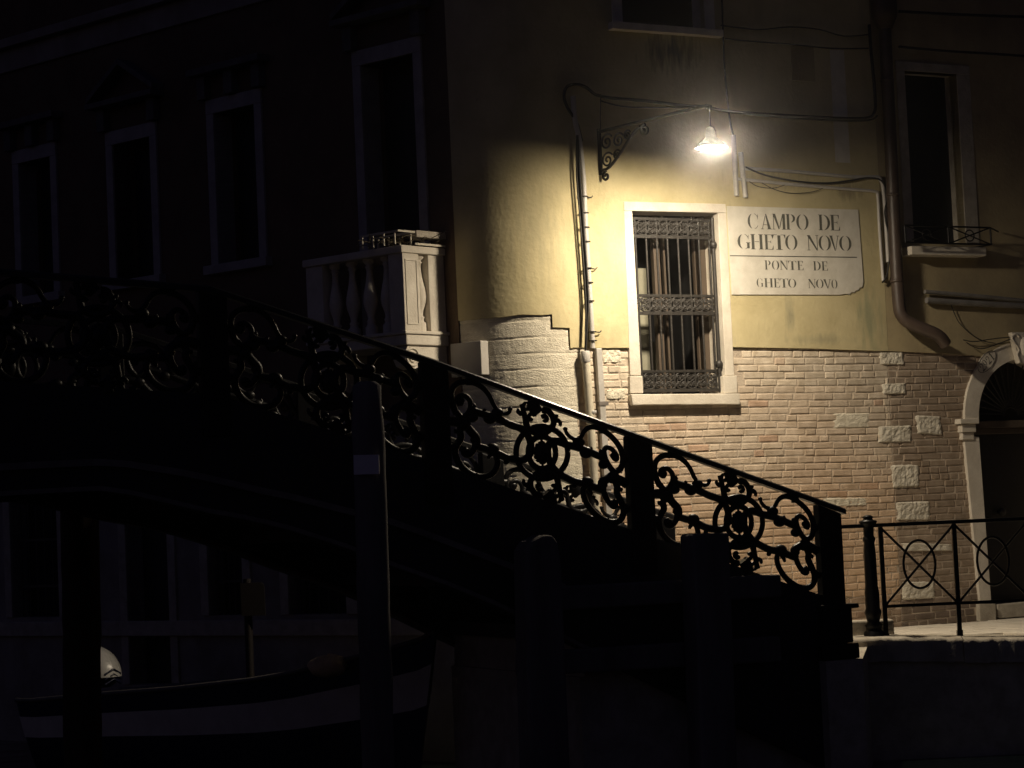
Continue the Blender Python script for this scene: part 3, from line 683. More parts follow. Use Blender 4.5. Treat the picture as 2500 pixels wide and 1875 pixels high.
GL = {
 'C': cres(.52, .5, .52, .5, .20, 108, 252)+cres(.55, .5, .42, .5, .05, 35, 84, .03)+cres(.55, .5, .42, .5, .05, 276, 330, .03)+wedge(.90, .62, .93, .97, .84, .80),
 'G': cres(.52, .5, .52, .5, .20, 108, 252)+cres(.52, .5, .40, .5, .05, 35, 82, .03)+cres(.52, .5, .40, .5, .05, 278, 325, .03)+rc(.74, .93, .06, .42)+serif(.66, 1.0, .42, True)+wedge(.86, .64, .88, .97, .80, .8),
 'O': cres(.5, .5, .5, .5, .20, 100, 260)+cres(.5, .5, .5, .5, .20, -80, 80),
 'D': rc(.08, .29, 0, 1)+serif(0, .36, 0, True)+serif(0, .36, 1, False)+cres(.38, .5, .62, .5, .22, -82, 82),
 'P': rc(.10, .36, 0, 1)+serif(0, .46, 0, True)+serif(0, .40, 1, False)+cres(.48, .73, .52, .27, .24, -82, 82),
 'E': rc(.10, .36, 0, 1)+serif(0, .40, 0, True)+serif(0, .40, 1, False)+rc(.42, .92, .965, 1)+rc(.42, .98, 0, .035)+rc(.42, .74, .5, .53)+wedge(.92, 1, .92, .72, .78, 1)+wedge(.98, 0, 1.0, .30, .82, 0)+wedge(.74, .40, .74, .63, .66, .515),
 'T': rc(.39, .62, 0, .95)+serif(.26, .75, 0, True)+rc(.02, .36, .965, 1)+rc(.65, .98, .965, 1)+wedge(.0, 1, .0, .70, .14, 1)+wedge(1, 1, 1, .70, .86, 1),
 'H': rc(.08, .29, 0, 1)+rc(.71, .92, 0, 1)+rc(.33, .67, .49, .525)+serif(0, .37, 0, True)+serif(0, .37, 1, False)+serif(.63, 1, 0, True)+serif(.63, 1, 1, False),
 'N': rc(.10, .15, 0, .93)+serif(0, .26, 0, True)+rc(.85, .90, .08, 1)+serif(.74, 1, 1, False)+[[(.0, 1), (.26, 1), (.92, 0), (.80, 0)]],
 'V': [[(.02, 1), (.27, 1), (.58, .0), (.50, 0)]]+[[(.84, 1), (.89, 1), (.62, .06), (.59, .13)]]+serif(0, .34, 1, False)+serif(.72, 1, 1, False),
 'A': [[(.10, 0), (.15, 0), (.44, .80), (.41, .88)]]+[[(.64, 0), (.91, 0), (.52, 1), (.44, .96)]]+rc(.26, .56, .27, .305)+serif(0, .26, 0, True)+serif(.56, 1, 0, True),
 'M': rc(.07, .115, 0, .94)+serif(0, .20, 0, True)+[[(.04, 1), (.24, 1), (.53, .06), (.46, .0)]]+[[(.76, .95), (.79, .86), (.56, .10), (.53, .2)]]+rc(.77, .96, 0, 1)+serif(.70, 1, 0, True),
 '2': cres(.48, .72, .44, .28, .16, -60, 170, .05)+[[(.70, .52), (.88, .60), (.30, .06), (.05, .0)]]+rc(.05, .95, 0, .13)+[ell(.16, .70, .13, .09, 0, 360, 10)[:-1]],
 '9': cres(.48, .68, .44, .32, .18, 90, 270, .05)+cres(.48, .60, .44, .40, .20, -90, 90, .05)+[ell(.2, .12, .14, .09, 0, 360, 10)[:-1]],
 '1': rc(.40, .66, 0, 1)+serif(.2, .85, 0, True)+wedge(.40, .98, .40, .78, .14, .80),
}
HN = obj('house_number', MB().fprism(WF, [(WF.at(2408.5, 883, DF)[0]+.158*math.cos(t)*math.cos(R(41))-.078*math.sin(t)*math.sin(R(41)), WF.at(2408.5, 883, DF)[1]+.158*math.cos(t)*math.sin(R(41))+.078*math.sin(t)*math.cos(R(41))) for t in [2*math.pi*k/28 for k in range(28)]], DF-.01, DF+.006), STONE, NB)
hc = WF.at(2408.5, 883, DF); mb = MB()
rot = R(41)
def hp(x, y): return (hc[0]+x*math.cos(rot)-y*math.sin(rot), hc[1]+x*math.sin(rot)+y*math.cos(rot))
for i, ch in enumerate('2921'):
    for pl in GL[ch]:
        mb.fprism(WF, [hp(-.118+.060*i+x*.052, -.047+y*.094) for x, y in pl], DF+.0055, DF+.0075)
mb.tube([WF.P(*hp(.158*math.cos(t), .078*math.sin(t)), DF+.006) for t in [2*math.pi*k/28 for k in range(29)]], .0035, 5)
obj('digits', mb, INK, HN)
# ================================================================== STREET SIGN
SN = .026
sgq = [WF.at(x, y, SN+.008) for x, y in ((1787, 719), (2050, 719.5), (2066, 717), (2074, 719), (2079, 713), (2086, 714), (2089, 709), (2096, 708), (2098, 702), (2105, 701), (2108, 688), (2095, 512), (1775, 503))]
SIGN = obj('street_sign', MB().fprism(WF, sgq, .02, SN+.008), SIGNM, loc=WF.P(2.7, 3.5, SN))
tag(SIGN, 'white stencilled wall sign with four lines of black capitals beside the barred window', 'street sign')
z3x, z3y, z3s = 1750, 450, 750/2212
def letters(rows, y0, y1):
    mb = MB()
    for ch, a, b in rows:
        k = (a-560)*.018                # the rows run slightly downhill in the zoom
        q0 = WF.at(z3x+a*z3s, z3y+(y1+k)*z3s, SN+.008); q1 = WF.at(z3x+b*z3s, z3y+(y0+k)*z3s, SN+.008)
        for pl in GL[ch]:
            mb.fprism(WF, [(q0[0]+(q1[0]-q0[0])*x, q0[1]+(q1[1]-q0[1])*y) for x, y in pl], SN+.0075, SN+.0095)
    return mb
obj('lettering', letters([('C', 225, 300), ('A', 318, 392), ('M', 402, 492), ('P', 500, 562), ('O', 575, 657), ('D', 735, 812), ('E', 820, 882)], 217, 327), INK, SIGN)
obj('lettering', letters([('G', 152, 238), ('H', 246, 332), ('E', 345, 404), ('T', 404, 492), ('O', 495, 577), ('N', 653, 730), ('O', 735, 818), ('V', 815, 880), ('O', 884, 966)], 366, 473), INK, SIGN)
obj('lettering', letters([('P', 347, 386), ('O', 398, 447), ('N', 457, 510), ('T', 516, 571), ('E', 582, 621), ('D', 697, 746), ('E', 757, 797)], 552, 617), INK, SIGN)
obj('lettering', letters([('G', 288, 332), ('H', 344, 402), ('E', 413, 452), ('T', 456, 511), ('O', 515, 569), ('N', 660, 711), ('O', 716, 766), ('V', 769, 822), ('O', 827, 866)], 681, 745), INK, SIGN)
a = WF.at(1782, 624, SN+.008); b = WF.at(2092, 628, SN+.008)
obj('dividing_line', MB().fprism(WF, [(a[0], a[1]-.006), (b[0], b[1]-.006), (b[0], b[1]+.004), (a[0], a[1]+.004)], SN+.0075, SN+.0095), INK, SIGN)
# ================================================================== WALL LAMP
LP = CP + ray(1737, 362)*(21.4/ray(1737, 362).y)
bm_ = WF.at(1462, 322, .03); BP = WF.P(bm_[0], bm_[1], .03); bl = WF.at(1470, 428, .03); BL = WF.P(bm_[0], bl[1], .03)
TIP = CP + ray(1724, 258)*(21.42/ray(1724, 258).y)
LAMP = thing('wall_lamp', 'lit street lamp hanging from a scrolled iron bracket beside the barred window', 'street lamp', BL)
ah = (TIP-BP); ad = v2(ah.x, ah.y).normalized()
mb = MB(); mb.tube([BP, BP.lerp(TIP, .5), TIP, TIP+ad*.06-Z*.02], .017, 8)
mb.tube([BP+Z*.03, BL], .022, 8)
def bp_(x, z): return BP + ad*x + Z*z + Z*(ah.z/ v2(ah.x, ah.y).length)*x
hb_ = BP.z-BL.z
mb.tube(spline([bp_(.0, -hb_+.05), bp_(.12, -hb_*.86), bp_(.30, -hb_*.55), bp_(.46, -hb_*.22), bp_(.56, -.05)]), .016, 8)
obj('bracket_arm', mb, IRON, LAMP)
mb = MB()
def spir(cx, cz, r, turns, a0, sgn=1, rad=.011, n=26):
    return [bp_(cx+r*(1-k/n*.85)*math.cos(a0+sgn*turns*2*math.pi*k/n), cz+r*(1-k/n*.85)*math.sin(a0+sgn*turns*2*math.pi*k/n)) for k in range(n+1)]
for cx, cz, r in ((.10, -.12, .085), (.10, -.30, .08), (.26, -.13, .075), (.23, -.27, .05), (.38, -.10, .05)):
    mb.tube(spir(cx, cz, r, 1.6, .6), .011, 6)
mb.tube(spir(.62, -.09, .055, 1.5, 1.5), .016, 8); mb.ball(bp_(.61, -.10), .035)
mb.tube(spir(.07, -hb_-.02, .05, 1.3, 1.5), .014, 8)
obj('scrollwork', mb, IRON, LAMP)
mb = MB(); topz = LP.z+.19
mb.tube([Vector((LP.x, LP.y, TIP.z)), Vector((LP.x, LP.y, topz-.01))], .006, 8)
obj('hanger', mb, IRON, LAMP)
mb = MB().lathe(Vector((LP.x, LP.y, LP.z)), [(.035, .20), (.05, .17), (.055, .10), (.085, .075), (.155, .012), (.158, .0), (.150, .004), (.08, .066), (.03, .07)], 28)
obj('lamp_shade', mb, IRON2, LAMP)
mb = MB().lathe(Vector((LP.x, LP.y, LP.z)), [(.128, .030), (.132, .012), (.122, .000), (.09, -.012), (.05, -.019), (.01, -.021)], 24)
obj('bulb', mb, BULB, LAMP)
# ================================================================== PIPES AND CABLES
def pipe(name, label, cat, pts, r, material, fr=WF, n=.05, seg=10, smoothk=0, group=None, base=None):
    P = []
    for p in pts:
        nn = p[2] if len(p) > 2 else n
        u, v = fr.at(p[0], p[1], nn); P.append(fr.P(u, v, nn))
    if smoothk: P = spline(P, smoothk)
    o = obj(name, MB().tube(P, r, seg), material, loc=base or P[-1])
    if not group and cat in ('cable', 'pipe'): group = 'cables strung along the house walls' if cat == 'cable' else 'pipes and conduits on the house walls'
    return tag(o, label, cat, group)
pp = pipe('conduit_pipe', 'slim grey conduit running up the plaster left of the barred window', 'pipe', [(1399, 235), (1403, 290), (1414, 340), (1424, 430), (1430, 560), (1440, 720), (1447, 850)], .026, PVC, n=.06, smoothk=3)
mb = MB()
for y in (480, 520, 555, 590, 655, 690, 735, 810, 832):
    x = 1414+(y-340)*.064
    u, v = WF.at(x+2, y, .06); mb.tube([WF.P(u+.037*math.cos(t), v, .06+.037*math.sin(t)) for t in [2*math.pi*k/10 for k in range(11)]], .006, 5)
    if y in (480, 655, 810): mb.tube([WF.P(u, v, .06), WF.P(u+.09, v-.005, .05), WF.P(u+.11, v+.012, .05)], .006, 5)
obj('pipe_clip', mb, CABLE, pp)
for k, off in enumerate((-9, -13, -5)):
    pipe('cable', ['black cable strapped tight against the slim grey conduit left of the window', 'outermost black cable beside the slim grey conduit, running down to the cream pipe', 'thin black cable crossing over the front of the slim grey conduit'][k], 'cable',
         [(1412+off*.3, 330), (1421+off, 430), (1430+off*.9, 560), (1440+off*.8, 720), (1436+off*.5, 800), (1431+off*.2, 862)], .008, CABLE, n=.075+.01*k, seg=6, smoothk=4)
pipe('cable', 'thick black cable looping round in an arch above the lamp bracket mount', 'cable', [(1420, 345), (1408, 300), (1385, 262), (1377, 235), (1384, 212), (1408, 206), (1432, 214), (1452, 230), (1475, 236)], .015, CABLE, n=.06, seg=8, smoothk=5)
pipe('cable', 'sagging black cable bundle stretched from the loop to the lamp bracket tip', 'cable', [(1468, 236, .06), (1500, 240, .3), (1580, 247, .6), (1650, 256, .9), (1700, 260, 1.1), (1722, 259, 1.18)], .017, CABLE, seg=6, smoothk=4)
pipe('cable', 'lower black cable sagging beneath the bundle towards the lamp bracket tip', 'cable', [(1466, 246, .06), (1520, 260, .35), (1600, 263, .7), (1670, 262, 1.0), (1720, 260, 1.17)], .008, CABLE, seg=6, smoothk=4)
pipe('cable', 'thin cable dropping straight down between the cable loop and the lamp bracket', 'cable', [(1466, 240), (1465, 290), (1466, 322)], .006, CABLE, n=.06, seg=6)
pipe('downpipe', 'cream painted pipe covered in stickers at the foot of the black cables', 'pipe', [(1429, 862), (1440, 1000), (1459, 1300), (1472, 1500)], .041, PVCW, n=.075, seg=14)
mb = MB(); u, v = WF.at(1429.5, 872, .075)
o = [x for x in bpy.data.objects if x.name == 'downpipe'][0]
obj('pipe_collar', MB().lathe(WF.P(u, v-.05, .075), [(.044, 0), (.048, .01), (.048, .10), (.042, .11)], 16), PVC, o)
u, v = WF.at(1445, 1010, .075); obj('pipe_clip', MB().lathe(WF.P(u, v, .075), [(.044, 0), (.047, .005), (.047, .025), (.044, .03)], 16), PVC, o)
mb = MB(); q = [WF.at(x, y, .05) for x, y in ((1456, 850), (1470, 850), (1512, 1500), (1496, 1500))]
o = obj('conduit_cover', MB().fprism(WF, q[::-1], .0, .05), PVC, loc=WF.P(q[3][0], 0, .02), bevel=.006)
tag(o, 'flat grey metal cable cover running down the brick between cream pipe and window', 'pipe')
for y in (985, 1190):
    x = 1463+(y-850)*.0635; a = WF.at(x-8, y+5, .055); b = WF.at(x+14, y-5, .055); obj('clip', MB().fbox(WF, a[0], b[0], a[1], b[1], 0, .056), FLANGE, o)
pipe('conduit_pipe', 'left of two short pale conduits ending just above the street sign', 'pipe', [(1790, 330), (1794, 400), (1798, 478)], .026, PVC, n=.05)
pipe('conduit_pipe', 'right of two short pale conduits ending just above the street sign', 'pipe', [(1808, 372), (1814, 430), (1820, 482)], .026, PVC, n=.05)
pipe('conduit_pipe', 'upper pale conduit running level above the street sign to the drainpipe', 'pipe', [(1816, 411), (1950, 420), (2080, 432), (2136, 432), (2150, 440), (2158, 480), (2168, 640)], .019, PVC, n=.05, smoothk=3)
pipe('conduit_pipe', 'lower pale conduit turning down beside the street sign into a pointed end', 'pipe', [(1802, 437), (1950, 452), (2100, 464), (2136, 468), (2143, 480), (2147, 560), (2156, 685)], .017, PVC, n=.045, smoothk=3)
pipe('cable', 'black cable drooping beneath the upper conduit above the sign', 'cable', [(1820, 408), (1870, 428), (1950, 443), (2020, 447), (2080, 440), (2120, 434), (2152, 442), (2166, 480), (2160, 520), (2172, 600), (2166, 668), (2154, 690)], .010, CABLE, n=.065, seg=6, smoothk=4)
pipe('cable', 'hair thin cable hanging in a shallow loop just above the sign', 'cable', [(1826, 440), (1850, 455), (1890, 459), (1925, 448)], .004, CABLE, n=.05, seg=5, smoothk=5)
pipe('cable', 'hair thin cable hanging lowest above the middle of the sign', 'cable', [(1850, 440), (1890, 462), (1935, 472), (1985, 468), (2020, 455)], .004, CABLE, n=.05, seg=5, smoothk=5)
pipe('cable', 'thick dark cable crossing the dim wall from the lamp and curling up beside the drainpipe', 'cable', [(1722, 262), (1790, 273), (1900, 281), (2030, 288), (2110, 289), (2134, 276), (2136, 230), (2126, 120), (2122, 60)], .017, CABLE, n=.07, seg=8, smoothk=4)
pipe('cable', 'second dark cable hugging the thick one below the dim patch', 'cable', [(1800, 276), (1900, 286), (2030, 294), (2120, 294), (2142, 282)], .010, CABLE, n=.06, seg=6, smoothk=4)
pipe('cable', 'faint cable waving across the highest part of the wall towards the drainpipe', 'cable', [(1760, 62), (1850, 72), (1930, 66), (2000, 72), (2060, 88), (2124, 84)], .008, CABLE, n=.05, seg=6, smoothk=4)
pipe('cable', 'faint cable just above the dark patch on the wall', 'cable', [(1770, 95), (1850, 102), (1930, 108), (2030, 118), (2120, 118)], .008, CABLE, n=.05, seg=6, smoothk=4)
pipe('cable', 'vertical dark cable dropping from the top beside the lamp to the short conduits', 'cable', [(1762, -20), (1768, 150), (1780, 280), (1790, 332)], .010, CABLE, n=.05, seg=6, smoothk=3)
pipe('cable', 'dark cable slung across the top right above the tall shuttered window', 'cable', [(2195, 28), (2300, 34), (2400, 38), (2520, 42)], .016, CABLE, n=.12, seg=6, smoothk=3)
pipe('cable', 'lower dark cable slung just over the tall shuttered window frame', 'cable', [(2195, 114), (2300, 124), (2400, 130), (2520, 138)], .014, CABLE, n=.12, seg=6, smoothk=3)
pipe('conduit_pipe', 'upper grey pipe running level over the arched door to the right edge', 'pipe', [(2258, 712), (2320, 717), (2400, 724), (2520, 736)], .022, PVCD, n=.08)
pipe('conduit_pipe', 'thicker lower grey pipe running level over the arched door to the right edge', 'pipe', [(2262, 733), (2330, 738), (2420, 743), (2520, 748)], .033, PVCD, n=.07)
pipe('cable', 'thin wire curving from the grey pipes down onto the white door arch', 'cable', [(2322, 745), (2340, 785), (2370, 815), (2400, 832), (2430, 838)], .005, CABLE, n=.05, seg=5, smoothk=5)
pipe('cable', 'thin wire sagging from the drainpipe mouth along the top of the arch', 'cable', [(2352, 830), (2380, 834), (2420, 828), (2475, 822)], .006, CABLE, n=.06, seg=5, smoothk=5)
pipe('cable', 'lowest wire dipping between drainpipe mouth and keystone', 'cable', [(2360, 836), (2380, 848), (2402, 851), (2440, 838), (2478, 824)], .006, CABLE, n=.07, seg=5, smoothk=5)
# brown drainpipe on the seam of the two houses
P = []
for x, y, nn in ((2152, -260, .12), (2160, 60, .12), (2172, 300, .12), (2184, 560, .12), (2194, 735, .12), (2205, 775, .14), (2228, 792, .18), (2262, 806, .24), (2292, 820, .28), (2308, 840, .27)):
    u, v = WF.at(x, y, nn); P.append(WF.P(u, v, nn))
DP = obj('drainpipe', MB().tube(spline(P, 5), .068, 14), COPPER, loc=P[-1]); tag(DP, 'brown metal drainpipe bending to a dark mouth above the arched door', 'drainpipe')
mb = MB(); mb.lathe(P[1]-Z*.05, [(.075, 0), (.13, .12), (.14, .16), (.14, .60), (.075, .62)], 14); obj('hopper_head', mb, COPPER, DP)
for y in (200, 480, 690):
    u, v = WF.at(2160+(y-60)*.047, y, .12); obj('pipe_clip', MB().lathe(WF.P(u, v, .12), [(.068, 0), (.075, .004), (.075, .03), (.068, .034)], 14), COPPER, DP)
# utility cabinet by the corner
q = [LF.at(x, y, .10) for x, y in ((1092, 846), (1166, 831))]; q3 = LF.at(1172, 914, .10)
tag(obj('wall_cabinet', MB().fbox(LF, q[1][0]+.0, q[0][0], q3[1], q[1][1], -.10, .06), BOXM, loc=LF.P(q[1][0], q3[1], .05), bevel=.008), 'flat pale cabinet fixed on the dark facade beside the rounded stone corner', 'cabinet')
# ================================================================== THE BRIDGE
BR = thing('footbridge', 'black iron footbridge with cast scroll railings rising over the canal', 'bridge', BA)
def bt(px, py, n=0): return BF.at(px, py, n)
RZ = [bt(2022, 1233)[1], bt(1557, 1066)[1], bt(1052, 884)[1], bt(503, 706)[1], bt(-101, 658)[1]]
RT = [bt(2022, 1300)[0], bt(1557, 1200)[0], bt(1052, 1000)[0], bt(520, 850)[0]]
st = (RT[3]-RT[0])/3; RT = [RT[0]+st*i for i in range(8)]
RZ = RZ + [RZ[4]-.10, RZ[4]-.62, RZ[4]-1.2]
HP = .80                           # rail underside to girder top
FAR = -2.90                        # the far railing, across the deck
def rail_z(t):
    for i in range(7):
        if t <= RT[i+1]: return RZ[i]+(RZ[i+1]-RZ[i])*(t-RT[i])/(RT[i+1]-RT[i])
    return RZ[7]
flb = sorted([bt(x, y) for x, y in ((262, 1198), (397, 1228), (505, 1254), (600, 1270), (700, 1295), (841, 1340), (958, 1386), (1090, 1432), (1200, 1478), (1290, 1522))])
fla = sorted([bt(x, y) for x, y in ((271, 1130), (467, 1161), (630, 1200), (700, 1214), (952, 1277), (1052, 1312), (1190, 1365))])
def interp(tab, t):
    if t <= tab[0][0]: (a, x), (b, y) = tab[0], tab[1]
    elif t >= tab[-1][0]: return tab[-1][1]-.02*(t-tab[-1][0])**2
    else:
        for (a, x), (b, y) in zip(tab, tab[1:]):
            if a <= t <= b: break
    return x+(y-x)*(t-a)/(b-a)
TE = RT[7]
def girder(n0, n1_, name, parent):
    mb = MB(); N_ = 60; t0 = .12
    lo = [(t0+(TE-t0)*i/N_) for i in range(N_+1)]
    up_ = [(t, rail_z(t)-HP) for t in lo]; dn = [(t, min(interp(flb, t), rail_z(t)-HP-.25)) for t in lo]
    for i in range(N_):
        mb.fprism(BF, [dn[i], dn[i+1], up_[i+1], up_[i]], n0, n1_)
    g = obj(name, mb, GIRD, parent)
    mb = MB()
    for i in range(N_):
        if lo[i] < 2.2 : continue
        za, zb_ = dn[i][1], dn[i+1][1]
        mb.fprism(BF, [(lo[i], za), (lo[i+1], zb_), (lo[i+1], zb_+.035), (lo[i], za+.035)], n1_, n1_+.07)
    obj('bottom_flange', mb, FLANGE, g)
    mb = MB()
    for i in range(N_):
        if lo[i] < 2.6: continue
        za, zb_ = interp(fla, lo[i]), interp(fla, lo[i+1])
        mb.fprism(BF, [(lo[i], za-.02), (lo[i+1], zb_-.02), (lo[i+1], zb_+.03), (lo[i], za+.03)], n1_, n1_+.05)
    obj('moulding', mb, FLANGE, g)
    return g
girder(-.10, .02, 'girder', BR)
girder(FAR-.02, FAR+.10, 'girder', BR)
mb = MB()
NS = 14; rs = (RZ[3]-RZ[0])/NS; tl = RT[3]/NS
for i in range(NS):
    z = RZ[0]-.98+rs*(i+.5); obj('step', MB().fbox(BF, .05+tl*i, .05+tl*(i+1)+.02, z-.16, z+.0, FAR+.105, -.105), TRACH, BR, bevel=.01)
mb = MB(); mb.fprism(BF, [(.05+tl*NS+.023, RZ[3]-1.05), (TE, RZ[4]-1.3), (TE, RZ[4]-1.1), (.05+tl*NS+.023, RZ[3]-.92)], FAR+.105, -.105); obj('deck', mb, TRACH, BR)
mb = MB()                          # cross beams under the deck
for i in range(9):
    t = 2.4+1.0*i; zt_ = min(interp(flb, t)+.22, rail_z(t)-1.15)
    mb.fbox(BF, t, t+.10, zt_-.12, zt_, FAR+.105, -.105)
obj('cross_beams', mb, GIRD, BR)
# railing panels: drawn in panel space u 0..1 (left to right), v 0..1 (down from the rail)
def uvL(x, y): return ((x-290)/1335, (y-(295+.337*(x-290)))/752)
LEFT = [   # (points in drawing units, width start, width end)
 ([(352, 612), (326, 545), (318, 480), (333, 424), (376, 386), (440, 372), (508, 384), (566, 424), (606, 480), (632, 540), (668, 588), (712, 603), (744, 590), (752, 566)], 31, 17),
 ([(352, 600), (388, 640), (428, 622), (456, 575), (458, 520), (430, 482), (392, 476), (362, 500), (366, 532), (392, 538), (402, 515)], 30, 18),
 ([(455, 560), (488, 592), (560, 612), (650, 640), (740, 680), (818, 706), (864, 742), (890, 800), (894, 868), (872, 922), (826, 948), (768, 944), (700, 930), (640, 900), (588, 878), (520, 860), (482, 846)], 34, 34),
 ([(296, 672), (350, 676), (412, 694)], 44, 40),
 ([(412, 690), (450, 740), (492, 795), (486, 850)], 38, 40),
 ([(400, 690), (372, 740), (378, 790), (352, 836), (332, 880), (336, 935), (362, 992), (412, 1044), (472, 1074), (530, 1080), (588, 1062), (628, 1018), (640, 960), (622, 905), (604, 872)], 34, 26),
 ([(484, 846), (462, 890), (428, 922), (396, 914), (388, 884), (410, 872)], 30, 20),
 ([(360, 745), (340, 748), (342, 730)], 20, 14), ([(470, 570), (490, 552), (478, 540)], 22, 14), ([(575, 610), (560, 592), (566, 572)], 26, 14),
 ([(604, 900), (580, 925), (574, 945)], 24, 14),
 ([(290, 492), (322, 492)], 40, 40), ([(290, 866), (336, 868)], 34, 34),
]
LBALL = [(388, 516, 24), (600, 640, 42), (655, 600, 38), (605, 872, 42), (402, 694, 44), (405, 892, 26), (470, 640, 34), (482, 805, 30), (752, 566, 15), (704, 970, 16)]
CEN = [
 ([(-52, -395), (-45, -345), (-18, -300)], 66, 60), 
 ([(-105, -195), (-116, -265), (-128, -330), (-140, -372)], 34, 22), ([(-118, -300), (-150, -300), (-168, -318), (-160, -330)], 26, 16), ([(-128, -335), (-118, -372), (-104, -376)], 22, 14),
 ([(-105, -200), (-70, -165), (-22, -148), (22, -150), (66, -172), (98, -215), (92, -268), (62, -312), (18, -322)], 32, 30),
 ([(-30, -290), (-62, -300), (-88, -276), (-80, -250), (-62, -258)], 22, 18), ([(10, -270), (36, -278), (52, -254), (36, -238), (22, -250)], 22, 18),
 ([(90, -250), (118, -270), (124, -285)], 30, 18), ([(100, -232), (132, -240), (150, -218), (144, -198)], 26, 16), ([(-105, -330), (-60, -345)], 20, 20),
]
def panel(t0, z0, t1, z1, n, parent, first=None):
    """one cast panel between two posts; t0/z0 is its right-hand foot"""
    tt = lambda u: t1+(t0-t1)*u      # u=0 at the left post
    zz = lambda u, v: z1+(z0-z1)*u - v*HP
    W_ = abs(t1-t0); k = W_/1335; kz = HP/752
    up = BF.n
    mb = MB()
    def draw(pts, wa, wb):
        P = spline([BF.P(tt(u), zz(u, v), n) for u, v in pts], 3); m_ = len(P)-1
        mb.tube(P, [(.80*(wa+(wb-wa)*i/m_))*k for i in range(m_+1)], 8, up=up, flat=.75)
    for pts, a, b in LEFT:
        uv = [uvL(x, y) for x, y in pts]; draw(uv, a, b); draw([(1-u, v) for u, v in uv], a, b)
    ax = (BF.d, BF.n, Z)
    for x, y, r in LBALL:
        u, v = uvL(x, y)
        for uu in (u, 1-u): mb.ball(BF.P(tt(uu), zz(uu, v), n), 1.25*r*k, r*k*.75, 1.1*r*kz, ax)
    for u in (.128, .872):           # lugs up to the rail and down to the girder
        mb.fbox(BF, tt(u)-.03, tt(u)+.03, zz(u, .06), zz(u, -.05), n-.014, n+.014)
    for u in (.128, .86): mb.fbox(BF, tt(u)-.028, tt(u)+.028, zz(u, 1.02), zz(u, .93), n-.014, n+.014)
    sc = obj('railing_panel', mb, IRON, parent)
    cu, cv = .515, .482
    def cpnt(dx, dy): return BF.P(tt(cu)-dx*k, zz(cu, cv)-dy*kz, n)
    mb = MB()
    mb.tube([cpnt(196*math.cos(a), 198*math.sin(a)) for a in [2*math.pi*i/40 for i in range(41)]], 22*k, 8, up=up, flat=.65, cap=False)
    mb.tube([cpnt(104*math.cos(a), 124*math.sin(a)) for a in [2*math.pi*i/32 for i in range(33)]], 22*k, 8, up=up, flat=.65, cap=False)
    obj('ring', mb, IRON, sc)
    for sg in (1, -1):
        mb = MB()
        for pts, a, b in CEN:
            P = spline([cpnt(x*sg, y*sg) for x, y in pts], 3); m_ = len(P)-1
            mb.tube(P, [.76*(a+(b-a)*i/m_)*k for i in range(m_+1)], 8, up=up, flat=.75)
        mb.tube([cpnt(0, sg*80), cpnt(0, sg*124)], 9*k, 6)
        mb.ball(cpnt(0, sg*145), 42*k, 30*k, 30*kz, ax)
        obj('crest', mb, IRON, sc)
    mb = MB(); mb.ball(cpnt(0, 0), 50*k, 34*k, 82*kz, ax)
    for i in range(14):
        a = 2*math.pi*i/14; mb.ball(cpnt(54*math.cos(a), 72*math.sin(a)), 17*k, 14*k, 17*kz, ax, 8, 6)
    obj('rosette', mb, IRON, sc)
    return sc
PW = .112; PN = .05                # half width and half depth of a post
for side, n in ((0, 0.0), (1, FAR)):
    off = 0.0
    npan = 5 if side == 0 else 5
    for i in range(npan):
        a, b = RT[i]+PW, RT[i+1]-PW
        panel(a, rail_z(a)-.03, b, rail_z(b)-.03, n, BR)
    for i in range(npan+1):
        t = RT[i]; mb = MB()
        zb_ = rail_z(t)-1.12 if i else .13
        tp = [(t-PW, rail_z(t)-.03+ (rail_z(t-PW)-rail_z(t) if i else -.048)), (t+PW, rail_z(t+PW)-.03)]
        mb.fprism(BF, [(t-PW, zb_), (t+PW, zb_), tp[1], tp[0]], n-PN, n+PN)
        if i == 0:
            mb.fbox(BF, t-PW-.035, t+PW+.035, .135, .45, n-PN-.03, n+PN+.03)
            mb.fbox(BF, t-PW-.09, t+PW+.05, .425, .465, n-PN-.06, n+PN+.06)
            mb.fbox(BF, t-PW-.07, t+PW+.07, -.0, .13, n-PN-.06, n+PN+.06)
        obj('railing_post', mb, IRON, BR, bevel=.01)
    pts = [BF.P(RT[0]-.17, rail_z(RT[0])-.058, n)] + [BF.P(RT[i], RZ[i], n) for i in range(1, 7)]
    mb = MB()
    for p, q in zip(pts, pts[1:]):
        a = [p+BF.n*.035-Z*.028, p-BF.n*.035-Z*.028, p-BF.n*.035+Z*.010, p-BF.n*.018+Z*.024, p+BF.n*.018+Z*.024, p+BF.n*.035+Z*.010]
        b = [x+(q-p) for x in a]; mb.prism(a, b)
    obj('handrail', mb, RAILTOP, BR)
# landing step between bridge foot and quay
bx0 = QF.at(2062, 1540, -.25)[0]; bx1 = QF.at(2185, 1540, -.25)[0]; bz = QF.at(2120, 1515, -.28)[1]
tag(obj('kerb_block', MB().fbox(QF, bx0-.25, bx1, -.1, bz, -.52, -.28), STONE2, loc=QF.P(bx0, 0, -.4), bevel=.015), 'low stone block at the foot of the bridge behind the ornate column post', 'stone block')
